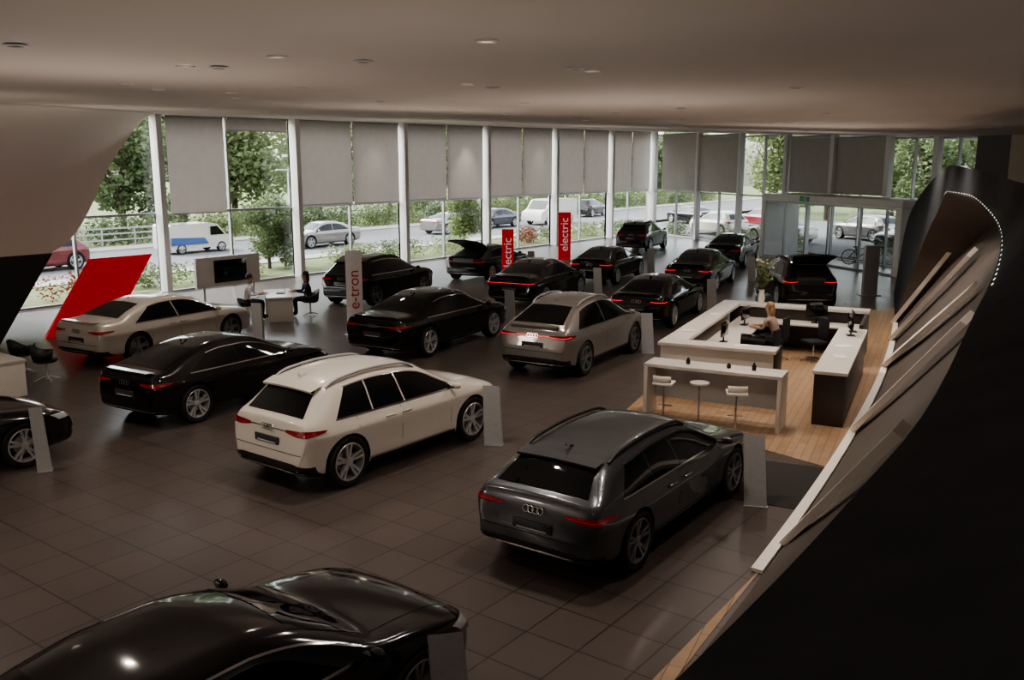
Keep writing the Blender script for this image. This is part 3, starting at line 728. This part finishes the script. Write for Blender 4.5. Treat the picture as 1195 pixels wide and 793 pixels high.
def tub_chair(x,y,rz,lab='black shell chair on a white swivel base',bh=1.0):
    r=emp('chair',lab,'chair',(x,y,0),rz,'black shell chairs')
    m=MB();rows=[]
    for i in range(13):
        a=math.radians(-30+240*i/12);hh=(.22+.18*math.sin(max(0,math.radians(-30+240*i/12)))**2)*bh
        rows.append([Vector((.20*math.cos(a),.20*math.sin(a),.42)),Vector((.27*math.cos(a),.27*math.sin(a),.50)),Vector((.30*math.cos(a),.30*math.sin(a),.42+max(hh,.1)))])
    m.grid(rows);me=m.done('shell',[M_dark],50);o=ob('backrest',me,r);md=o.modifiers.new('s','SOLIDIFY');md.thickness=.025
    m=MB();m.lathe([(0,.40),(.2,.41),(.25,.44),(.24,.48),(0,.49)],24);ob('seat',m.done('seat',[M_dark],50),r)
    m=MB();m.cyl((0,0,.03),(0,0,.41),.025)
    for k in range(4):
        a=k*math.pi/2+.4;m.cyl((0,0,.10),(.27*math.cos(a),.27*math.sin(a),.02),.018,.012,8)
    ob('swivel_base',m.done('sb',[M_white],50),r)
for x,y,a in ((-19.65,9.25,2.6),(-20.8,9.3,3.4)):tub_chair(x,y,a)
def office_chair(x,y,rz,lab='dark office chair with five-star base'):
    r=emp('office_chair',lab,'chair',(x,y,0),rz,'office chairs')
    m=MB();m.box((0,0,.48),(.46,.46,.07),0,.025);ob('seat',m.done('seat',[M_clothd],50),r)
    m=MB();m.box((0,-.23,.80),(.42,.06,.50),0,.025);ob('backrest',m.done('back',[M_clothd],50),r)
    m=MB();m.cyl((0,0,.08),(0,0,.45),.025)
    for k in range(5):
        a=k*2*math.pi/5;m.cyl((0,0,.10),(.28*math.cos(a),.28*math.sin(a),.05),.02,.014,8);m.sph((.28*math.cos(a),.28*math.sin(a),.028),.028)
    ob('star_base',m.done('sb',[M_chrome],50),r)
r=emp('table','white cabinet-style table with solid sides','table',(-19.75,7.65,0),0)
m=MB();m.box((0,0,.73),(2.2,1.5,.05),0,.006);ob('table_top',m.done('tt',[M_white],30),r)
for c,d in (((1.04,0,.355),(.06,1.44,.70)),((-1.04,0,.355),(.06,1.44,.70)),((0.0,.69,.355),(2.0,.05,.70))):
    m=MB();m.box(c,d,0,.004);ob('side_panel',m.done('sp',[M_offw],30),r)
dc=Vector((-22.2,17.6,0));da=math.radians(145)
r=emp('desk','white consultation desk with panel leg','desk',dc,da)
m=MB();m.box((0,0,.73),(1.9,.80,.045),0,.006);ob('desk_top',m.done('dt',[M_white],30),r)
for t in (-.85,.85):
    m=MB();m.box((t,0,.355),(.07,.72,.705),0,.004);ob('panel_leg',m.done('pl',[M_white],30),r)
r=emp('laptop','open dark laptop on the consultation desk','laptop',dc+Vector((.1,.0,.755)),math.radians(-40))
m=MB();m.box((0,0,.008),(.34,.24,.016),0,.003);ob('keyboard',m.done('kb',[M_dark],30),r)
m=MB();m.box((0,.14,.12),(.34,.012,.23),0,.003);ob('screen',m.done('sc',[M_screen],30),r)
r=emp('screen_stand','freestanding grey panel holding a black television','screen',(-26.5,18.92,0),0)
m=MB();m.box((0,0,1.02),(.12,2.56,1.02),0,.01);ob('panel',m.done('pn',[M_panelg],30),r)
m=MB();m.box((.075,0.05,1.03),(.04,1.30,.76),0,.006);ob('television',m.done('tv',[M_screen],30),r)
for t in(-1.0,1.0):
    m=MB();m.box((0,t,.255),(.08,.08,.51),0);m.box((0,t,.015),(.5,.1,.03),0);ob('leg',m.done('lg',[M_steel],30),r)
def leanpanel(name,x,y0,y1,dy,h,mat,lab,cat):
    m=MB();a=[(x,y0,0),(x,y1,0),(x-.3,y1+dy,h),(x-.3,y0+dy,h)]
    m.poly(a);m.poly([(p[0]-.12,p[1],p[2]) for p in a][::-1])
    for i in range(4):
        p,q=a[i],a[(i+1)%4];m.poly([p,q,(q[0]-.12,q[1],q[2]),(p[0]-.12,p[1],p[2])])
    bmesh.ops.remove_doubles(m.bm,verts=m.bm.verts[:],dist=.001)
    ob(name,m.done(name,mat,0),label=lab,cat=cat)
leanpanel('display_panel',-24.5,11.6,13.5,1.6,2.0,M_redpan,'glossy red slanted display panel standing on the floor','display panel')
leanpanel('display_panel',-24.3,6.8,10.3,1.75,2.26,M_dark,'black slanted display panel standing on the floor','display panel')
def banner(x,y,w,h,cmat,tmat,txt,lab,rz,ts=1.15):
    r=emp('banner_stand',lab,'banner',(x,y,0),rz)
    m=MB();m.box((0,0,h/2+.03),(w,.06,h),0,.01);ob('panel',m.done('pn',[cmat],30),r)
    m=MB();m.box((0,0,.015),(w+.15,.3,.03),0,.004);ob('foot_plate',m.done('fp',[M_steel],30),r)
    ob('lettering',text_mesh(txt,w*ts,tmat),r,(0,-.036,h*.55),rot=(math.pi/2,-math.pi/2,0))
M_rtext=pm('red_lettering',(.45,.03,.03),.5,noise=.02)
M_wtext=pm('white_lettering',(.85,.85,.85),.5,emit=(1,1,1),es=.15)
M_banl=pm('banner_light_grey',(.74,.72,.70),.5,noise=.03)
banner(-18.2,17.0,.44,2.3,M_banl,M_rtext,'e-tron','light grey vertical banner stand with red lettering',math.radians(46),.95)
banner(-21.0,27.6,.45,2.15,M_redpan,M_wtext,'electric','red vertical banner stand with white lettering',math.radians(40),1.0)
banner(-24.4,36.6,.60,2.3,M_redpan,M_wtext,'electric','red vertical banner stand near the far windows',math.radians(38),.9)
ra=math.radians(12);O=Vector((-8.5,16.3,0));e1=Vector((math.cos(ra),math.sin(ra),0));e2=Vector((-math.sin(ra),math.cos(ra),0))
def RL(a,b,z=0):
    p=O+e1*a+e2*b;return (p.x,p.y,z)
r=emp('bar_table','long white bar table with waterfall ends','table',(-6.72,15.05,0),math.radians(10))
m=MB();m.box((0,0,.99),(2.5,.60,.06),0,.006);ob('table_top',m.done('tt',[M_white],30),r)
for t in(-1.21,1.21):
    m=MB();m.box((t,0,.48),(.07,.60,.955),0,.006);ob('end_panel',m.done('ep',[M_white],30),r)
m=MB();m.box((0,.20,.60),(2.34,.04,.60),0,.004);ob('back_panel',m.done('bp',[M_panelg],30),r)
def stool(x,y,rz):
    r=emp('bar_stool','white bar stool with chrome pedestal','stool',(x,y,0),rz,'white bar stools')
    m=MB();m.box((0,0,.75),(.36,.36,.04),0,.018);ob('seat',m.done('s',[M_offw],50),r)
    m=MB();rows=[[Vector((-.17+.34*i/6,-.15-.04*math.sin(math.pi*i/6),z)) for i in range(7)] for z in (.78,.84,.90)]
    m.grid(rows);o=ob('backrest',m.done('b',[M_offw],50),r);md=o.modifiers.new('s','SOLIDIFY');md.thickness=.015
    m=MB();m.cyl((0,0,.02),(0,0,.74),.022);m.lathe([(0,.02),(.2,.018),(.21,0)],28);m.cyl((-.13,.13,.30),(.13,.13,.30),.012,seg=8);m.cyl((0,0,.3),(0,.13,.3),.012,seg=8);ob('pedestal',m.done('p',[M_chrome],50),r)
for x,y,a in ((-7.4,14.4,.2),(-6.05,14.5,.5)):stool(x,y,a)
r=emp('side_table','small round high table between two bar stools','table',(-6.75,14.5,0),0)
m=MB();m.lathe([(0,.80),(.17,.80),(.17,.83),(0,.83)],28);ob('table_top',m.done('tt',[M_white],40),r)
m=MB();m.cyl((0,0,.02),(0,0,.80),.018);m.lathe([(0,.02),(.15,.018),(.16,0)],28);ob('pedestal',m.done('p',[M_chrome],50),r)
r=emp('reception_desk','white topped U-shaped reception desk with dark sides','desk',O,ra)
def slab(name,a0,a1,b0,b1,z0,z1,mat,bev=.006):
    m=MB();m.box(((a0+a1)/2,(b0+b1)/2,(z0+z1)/2),(a1-a0,b1-b0,z1-z0),0,bev);ob(name,m.done(name,[mat],30),r)
slab('counter_top',-.05,2.30,0,.5,1.0,1.07,M_white)
slab('counter_top',-.05,.45,.5,6.4,1.0,1.07,M_white)
slab('counter_top',.45,3.6,5.9,6.4,1.0,1.07,M_white)
slab('counter_panel',.0,2.25,.05,.12,.35,1.0,M_white)
slab('counter_panel',0,.07,.12,6.3,.35,1.0,M_white)
slab('plinth',.05,2.2,.12,.2,0,.36,M_darkwood);slab('plinth',.07,.15,.2,6.3,0,.36,M_darkwood)
slab('counter_panel',.2,3.55,5.95,6.02,0,1.0,M_darkwood)
slab('counter_panel',3.50,3.58,4.2,6.3,0,1.0,M_darkwood)
slab('work_surface',.45,1.2,.5,5.9,.70,.74,M_white);slab('work_surface',1.2,2.2,.5,1.2,.70,.74,M_white);slab('work_surface',1.2,3.5,5.2,5.9,.70,.74,M_white)
slab('work_panel',2.2,2.26,.2,1.15,0,.99,M_darkwood)
r=emp('counter','dark sided counter with white top','counter',RL(3.42,1.25),ra)
m=MB();m.box((0,0,.98),(.60,4.75,.06),0,.005);ob('counter_top',m.done('ct',[M_white],30),r)
m=MB();m.box((0,0,.475),(.54,4.65,.95),0,.004)
ob('body',m.done('cb',[M_darkwood],30),r)
def monitor(a,b,z,rz,lab='black computer monitor on a desk'):
    r=emp('monitor',lab,'monitor',RL(a,b,z),ra+rz,'computer monitors')
    m=MB();m.box((0,0,.30),(.52,.03,.32),0,.006);ob('screen',m.done('s',[M_screen],30),r)
    m=MB();m.box((0,.02,.08),(.05,.02,.16),0);m.box((0,.02,.006),(.22,.16,.012),0);ob('stand',m.done('st',[M_dark],30),r)
monitor(.85,4.6,.745,1.4);monitor(.85,2.2,.745,1.5);monitor(3.42,2.7,1.012,-1.3);monitor(3.42,3.2,1.012,-1.4);monitor(2.4,5.6,.745,.2);monitor(1.7,.9,.745,3.0)
office_chair(*RL(2.5,4.5)[:2],ra+2.2);office_chair(*RL(1.7,2.6)[:2],ra+1.4)
for (a,b,z,w,l) in ((.2,1.5,1.072,.3,.22),(.25,3.9,1.072,.22,.3),(1.6,.25,1.072,.3,.2),(3.45,.3,1.012,.21,.3),(3.4,1.4,1.012,.3,.21)):
    m=MB();m.box((0,0,.006),(w,l,.012),0);ob('paper_stack',m.done('ps',[M_shirtw],0),None,RL(a,b,z),ra+.3,label='small stack of white leaflets on the counter',cat='paper',group='leaflets on counters')
for t,hh in ((-.5,.12),(.25,.09),(.7,.14)):
    p=Vector((-6.72,15.05,0))+Vector((math.cos(.175),math.sin(.175),0))*t
    m=MB();m.lathe([(0,0),(.035,0),(.04,hh*.6),(.02,hh*.8),(.018,hh),(0,hh)],14);ob('cup',m.done('cup',[M_dark],50),None,(p.x,p.y,1.021),label='small dark cup on the bar table',cat='cup',group='cups on the bar table')
r=emp('flower_arrangement','tall cream and green flowers in a white vase','plant',RL(.95,6.15,1.072),0)
m=MB();m.lathe([(0,0),(.07,0),(.09,.12),(.065,.30),(.08,.36)],20);ob('vase',m.done('v',[M_white],60),r)
m=MB();fl=MB()
for k in range(40):
    a=random.uniform(0,6.28);rr=random.uniform(.06,.34);z=random.uniform(.6,1.15)
    p=Vector((rr*math.cos(a),rr*math.sin(a),z));m.cyl((0,0,.32),p,.006,.004,5)
    if k%3==0:fl.sph(p,random.uniform(.03,.05),(1,1,.7),0,8,5)
    for q in range(5):
        c=Vector((0,0,.35)).lerp(p,random.uniform(.4,1.05));d=Vector((random.gauss(0,1),random.gauss(0,1),random.gauss(0,.6))).normalized()*.12;s=d.cross(Vector((0,0,1))).normalized()*.03
        m.poly([c,c+d*.5+s,c+d,c+d*.5-s])
o=ob('foliage',m.done('f',[M_leaf],0,recalc=False),r);o['kind']='stuff';o=ob('blossoms',fl.done('b',[M_flower],60),r);o['kind']='stuff'
r=emp('bicycle','black bicycle standing near the entrance doors','bicycle',(-12.4,43.4,0),math.radians(30))
for y in(-.5,.5):
    m=MB();rows=[]
    for a in range(25):
        A=2*math.pi*a/24;rows.append([Vector(((.34+.022*math.cos(b*math.pi/3))*math.cos(A)+y,.022*math.sin(b*math.pi/3),(.34+.022*math.cos(b*math.pi/3))*math.sin(A)+.362)) for b in range(6)])
    m.grid(rows,close=True)
    for k in range(12):
        A=k*math.pi/6;m.cyl((y,0,.358),(y+.34*math.cos(A),0,.358+.34*math.sin(A)),.003,seg=4)
    ob('wheel',m.done('bw',[M_tyre],60),r)
m=MB()
for a,b in (((-.5,.358),(-.12,.30)),((-.12,.30),(-.22,.80)),((-.5,.358),(-.2,.72)),((-.2,.72),(.33,.78)),((-.12,.30),(.36,.70)),((.5,.358),(.30,.92))):m.cyl((a[0],0,a[1]),(b[0],0,b[1]),.022,seg=8)
ob('frame',m.done('bf',[M_dark],60),r)
m=MB();m.cyl((.30,-.25,.95),(.30,.25,.95),.014,seg=8);ob('handlebar',m.done('hb',[M_dark],60),r)
m=MB();m.box((-.23,0,.83),(.24,.12,.05),0,.02);ob('saddle',m.done('sd',[M_dark],60),r)
# ---------------------------------------------------------------- people
def person(loc,rz,label,shirt,trou,hair,longhair=False,lean=.08):
    Ed=[];V=[];Rr=[]
    def v(p,r,par=None):
        V.append(Vector(p));Rr.append(r if isinstance(r,tuple) else (r,r))
        if par is not None:Ed.append((par,len(V)-1))
        return len(V)-1
    pel=v((0,0,.56),(.155,.12));w=v((0,.01,.70),(.135,.10),pel);ch=v((0,.02+lean*.6,.90),(.165,.115),w);nb=v((0,.02+lean,1.05),(.075,.07),ch)
    nk=v((0,.04+lean,1.12),(.052,.055),nb);hd0=v((0,.06+lean,1.19),(.072,.085),nk);hd=v((0,.055+lean,1.27),(.080,.095),hd0);ht=v((0,.05+lean,1.335),(.06,.07),hd)
    for s in(1,-1):
        hip=v((s*.10,.04,.54),.095,pel);kn=v((s*.14,.46,.53),.062,hip);an=v((s*.14,.44,.11),.042,kn);ft=v((s*.15,.60,.05),(.042,.035),an)
        sh=v((s*.19,.03+lean,1.0),.058,ch);el=v((s*.25,.10+lean,.76),.043,sh);wr=v((s*.14,.38+lean,.785),.028,el);pm_=v((s*.12,.45+lean,.785),(.034,.020),wr)
        for q,(dx,ln) in enumerate(((-.03,.065),(-.01,.075),(.012,.07),(.03,.055))):
            k=v((s*.12+dx,.50+lean,.788),.009,pm_);v((s*.12+dx*1.1,.50+lean+ln*.8,.775),.008,k)
        k=v((s*.12-s*.045,.44+lean,.785),.010,pm_);v((s*.12-s*.06,.48+lean,.78),.009,k)
    me=bpy.data.meshes.new('person_body');me.from_pydata(V,Ed,[]);o=bpy.data.objects.new('tmp',me);COL.objects.link(o)
    md=o.modifiers.new('s','SKIN')
    sv=me.skin_vertices[0].data
    for i,rr in enumerate(Rr):sv[i].radius=rr
    sv[0].use_root=True
    ms=o.modifiers.new('u','SUBSURF');ms.levels=1;ms.render_levels=1
    me.update();bpy.context.view_layer.update()
    dg=bpy.context.evaluated_depsgraph_get();dg.update();bm_=bpy.data.meshes.new_from_object(o.evaluated_get(dg));bpy.data.objects.remove(o)
    bm_.materials.clear()
    for mm in (M_skin,shirt,trou,M_dark):bm_.materials.append(mm)
    for p in bm_.polygons:
        p.use_smooth=True;c=p.center
        if c.z>1.09 or (abs(c.x)<.24 and c.y>.34+lean and .74<c.z<.84):mi=0
        elif c.z<.10:mi=3
        elif c.z<.62:mi=2
        else:mi=1
        p.material_index=mi
    r=ob('person',bm_,None,loc,rz,label=label,cat='person')
    m=MB();m.sph((0,.025+lean,1.30),.105,(.92,1.0,1.0),0,16,10)
    if longhair:m.sph((0,-.03+lean,1.17),.10,(1.0,.6,1.6),0,14,10)
    ob('hair',m.done('hair',[hair],60),r)
    for s in(1,-1):
        m=MB();m.sph((s*.032,.142+lean,1.27),.011);ob('eye',m.done('eye',[M_dark],60),r)
        m=MB();m.sph((s*.086,.055+lean,1.255),.022,(.4,.8,1.2));ob('ear',m.done('ear',[M_skin],60),r)
    m=MB();m.sph((0,.155+lean,1.24),.016,(.8,1.2,1.4));ob('nose',m.done('nose',[M_skin],60),r)
    m=MB();m.sph((0,.143+lean,1.205),.02,(1.2,.4,.3));ob('mouth',m.done('mouth',[M_lip],60),r)
pa=Vector((-22.72,16.82,0));pb=Vector((-21.75,18.45,0))
def face(a,b):return math.atan2((b-a).y,(b-a).x)-math.pi/2
person(pa,face(pa,pb)-.35,'person in white shirt and dark trousers seated at desk',M_shirtw,M_clothd,M_hairb)
person(pb,face(pb,pa),'person with long dark hair in black seated at desk',M_clothd,M_clothd,M_hairb,True)
p3=Vector(RL(1.65,4.3));p3t=Vector(RL(.5,4.5))
person(p3,face(p3,p3t),'person with long fair hair seated behind reception',M_clothp,M_clothd,M_hairl,True,.15)
tub_chair(pa.x,pa.y,face(pa,pb)+math.pi-.35,bh=.55);tub_chair(pb.x,pb.y,face(pb,pa)+math.pi);office_chair(p3.x,p3.y,face(p3,p3t))
# ---------------------------------------------------------------- outside
m=MB();m.box((-90,60,-.35),(260,260,.1),0);ob('floor',m.done('ground',[M_grass],0),kind='structure')
def flat(name,pts,z,mat,lab):
    m=MB();m.prism(pts,.05,z0=z-.05);ob(name,m.done(name,[mat],0),label=lab,cat='ground')
flat('road',[(-47,-40),(-36.5,-40),(-36.5,120),(-47,120)],-.05,M_asph,'grey asphalt street outside the windows')
flat('pavement',[(-36.5,-40),(-35,-40),(-35,60),(-36.5,60)],.02,M_pave,'pale pavement beside the street')
flat('pavement',[(-49,-40),(-47,-40),(-47,120),(-49,120)],.02,M_pave,'pale pavement across the street')
flat('car_park',[(-34.9,60.2),(9,31.8),(40,60),(12,76),(-34.9,76)],-.05,M_asph,'asphalt car park outside the entrance')
flat('lawn',[(-35,-40),(-30.3,-40),(-30.3,56),(-35,59)],-.02,M_grass,'grass strip outside the windows')
def leafmesh(name,blobs,n,size,mat,seed):
    rnd=random.Random(seed);vs=[];fs=[]
    for _ in range(n):
        b=rnd.choice(blobs);d=Vector((rnd.gauss(0,1),rnd.gauss(0,1),rnd.gauss(0,1))).normalized()*(rnd.random()**.35)
        c=Vector(b[0])+Vector((d.x*b[1],d.y*b[1],d.z*b[2]))
        t=Vector((rnd.gauss(0,1),rnd.gauss(0,1),rnd.gauss(0,.6))).normalized();s=t.cross(Vector((rnd.gauss(0,1),rnd.gauss(0,1),rnd.gauss(0,1)))).normalized()
        k=size*rnd.uniform(.6,1.3);i=len(vs)
        vs+=[c-t*k,c+s*k*.5,c+t*k,c-s*k*.5];fs.append((i,i+1,i+2,i+3))
    me=bpy.data.meshes.new(name);me.from_pydata(vs,[],fs);me.materials.append(mat);return me
def trunkmesh(h,seed):
    rnd=random.Random(seed);m=MB();m.cyl((0,0,-.3),(0.1,0,h*.45),.22,.14,10)
    for k in range(7):
        a=rnd.uniform(0,6.28);m.cyl((.05,0,h*rnd.uniform(.25,.45)),(math.cos(a)*h*.2,math.sin(a)*h*.2,h*rnd.uniform(.6,.8)),.09,.03,6)
    return m.done('trunk',[M_bark],60)
TV=[]
for s,(mat) in enumerate((M_leaf,M_leaf2,M_leaf)):
    rnd=random.Random(s+3);bl=[((0,0,5.0),2.6,2.6),((0,0,3.0),2.2,1.6)]
    for k in range(11):
        a=rnd.uniform(0,6.28);q=rnd.uniform(1,2.3);bl.append(((q*math.cos(a),q*math.sin(a),rnd.uniform(1.6,7.4)),rnd.uniform(1.1,1.8),rnd.uniform(1.0,1.6)))
    TV.append((leafmesh('tree_foliage',bl,9000,.20,mat,s),trunkmesh(8,s)))
gt='trees outside the windows'
rt=random.Random(5)
def tree(x,y,s,k):
    r=emp('tree','leafy green broadleaf tree outside','tree',(x,y,-.2),rt.uniform(0,6.28),gt);r.scale=(s,s,s)
    ob('foliage',TV[k%3][0],r);ob('trunk',TV[k%3][1],r)
i=0
for xx,s0,st in ((-56,1.12,8.2),(-70,2.0,15)):
    y=0
    while y<118:
        tree(xx+rt.uniform(-.5,.5),y+rt.uniform(-.5,.5),s0*rt.uniform(.92,1.08),i);i+=1;y+=st
for x in range(-34,16,10):
    tree(x+rt.uniform(-1,1),93+rt.uniform(-2,2)-.45*(x+50)*.3,rt.uniform(1.3,1.5),i);i+=1
for x,y,s in ((-33.3,26,.42),(-34,40.5,.42),(-26,80,1.1),(-18,80,1.0),(-10,80,1.1),(-1,80,1.1),(8,79,1.1)):
    tree(x,y,s,i);i+=1
def bushm(mat,seed,n=1100):
    rnd=random.Random(seed);bl=[((rnd.uniform(-1.2,1.2),rnd.uniform(-.5,.5),.45),.6,.5) for _ in range(6)];return leafmesh('bush',bl,n,.07,mat,seed)
BM=[bushm(M_leaf,1),bushm(M_leafr,2),bushm(M_leaf2,3)]
for k in range(15):
    y=6+k*3.4;j=1 if k%5 in(1,) or k<4 else (0 if k%2 else 2)
    if abs(y-26)<1.7 or abs(y-40.5)<1.7:continue
    ob('bush',BM[j],None,(-31.9+rt.uniform(-.2,.2),y,-.02),math.pi/2+rt.uniform(-.1,.1),label='low red-leaved shrub outside' if j==1 else 'low green shrub outside the window',cat='bush',group='shrubs outside the windows')
for w_,of in ((1.8,1.1),(8.6,1.1),(13.2,1.1),(19.5,3.6),(23.5,3.6)):
    p=B0+BD*w_-BN*of;ob('bush',BM[0 if w_>2 else 2],None,(p.x,p.y,-.05),ang,label='low yellow-green shrub outside the end windows',cat='bush',group='shrubs outside the windows')
HM=leafmesh('hedge',[((x*.9,0,z),.75,.6) for x in (-3,-2,-1,0,1,2,3) for z in (.5,1.2)],3200,.10,M_leaf2,11)
HM2=HM.copy();HM2.materials[0]=M_leaf
for k in range(16):
    ob('hedge',HM2 if k%2 else HM,None,(-50.9,2+k*7.1,-.1),math.pi/2,label='dense green hedge section across the street',cat='hedge',group='hedge sections across the street')
for k,(x,y) in enumerate(((-36,29.5),(-36,52),(-48,72))):
    r=emp('street_lamp','slim white street lamp with two arms','street lamp',(x,y,.02),0,'street lamps')
    m=MB();m.cyl((0,0,0),(0,0,4.3),.06,.04,10);ob('pole',m.done('pole',[M_alu],60),r)
    m=MB();m.box((0,0,4.3),(.15,1.4,.06),0,.01);ob('lamp_head',m.done('lh',[M_alu],30),r)
m=MB()
for k in range(19):
    m.box((-49.3,-5+k*2,.5),(.05,.08,1.1),0)
for z in(.35,.7,1.0):m.box((-49.3,13,z),(.03,37,.09),0)
ob('fence',m.done('fence',[M_fence],0),label='pale post and rail fence across the street',cat='fence')
# ---------------------------------------------------------------- world, camera
w=bpy.data.worlds.new('World');scn.world=w;w.use_nodes=True;nt=w.node_tree;bg=nt.nodes['Background']
sk=nt.nodes.new('ShaderNodeTexSky');sk.sky_type='NISHITA';sk.sun_disc=False;sk.sun_elevation=math.radians(38);sk.sun_rotation=math.radians(250);sk.air_density=1.0;sk.dust_density=3.0
hs=nt.nodes.new('ShaderNodeHueSaturation');hs.inputs['Saturation'].default_value=.30
nt.links.new(sk.outputs[0],hs.inputs['Color']);nt.links.new(hs.outputs[0],bg.inputs[0]);bg.inputs[1].default_value=1.1
def portal(p,rot,sx,sy):
    l=bpy.data.lights.new('portal','AREA');l.shape='RECTANGLE';l.size=sx;l.size_y=sy;l.cycles.is_portal=True
    o=bpy.data.objects.new('window_portal',l);COL.objects.link(o);o.location=p;o.rotation_euler=rot
portal((XL-.4,30,3.1),(0,-math.pi/2,0),6.2,50)
p=B0+BD*13.5-BN*.4
portal((p.x,p.y,3.0),(math.pi/2,0,math.atan2(BN.y,BN.x)+math.pi/2),28,6)
cam=bpy.data.cameras.new('Camera');co=bpy.data.objects.new('Camera',cam);COL.objects.link(co)
co.location=(0,0,4.65);co.rotation_euler=(math.radians(90-11.05),0,math.radians(37));cam.lens=31.84;cam.sensor_width=36;cam.clip_end=600
scn.camera=co
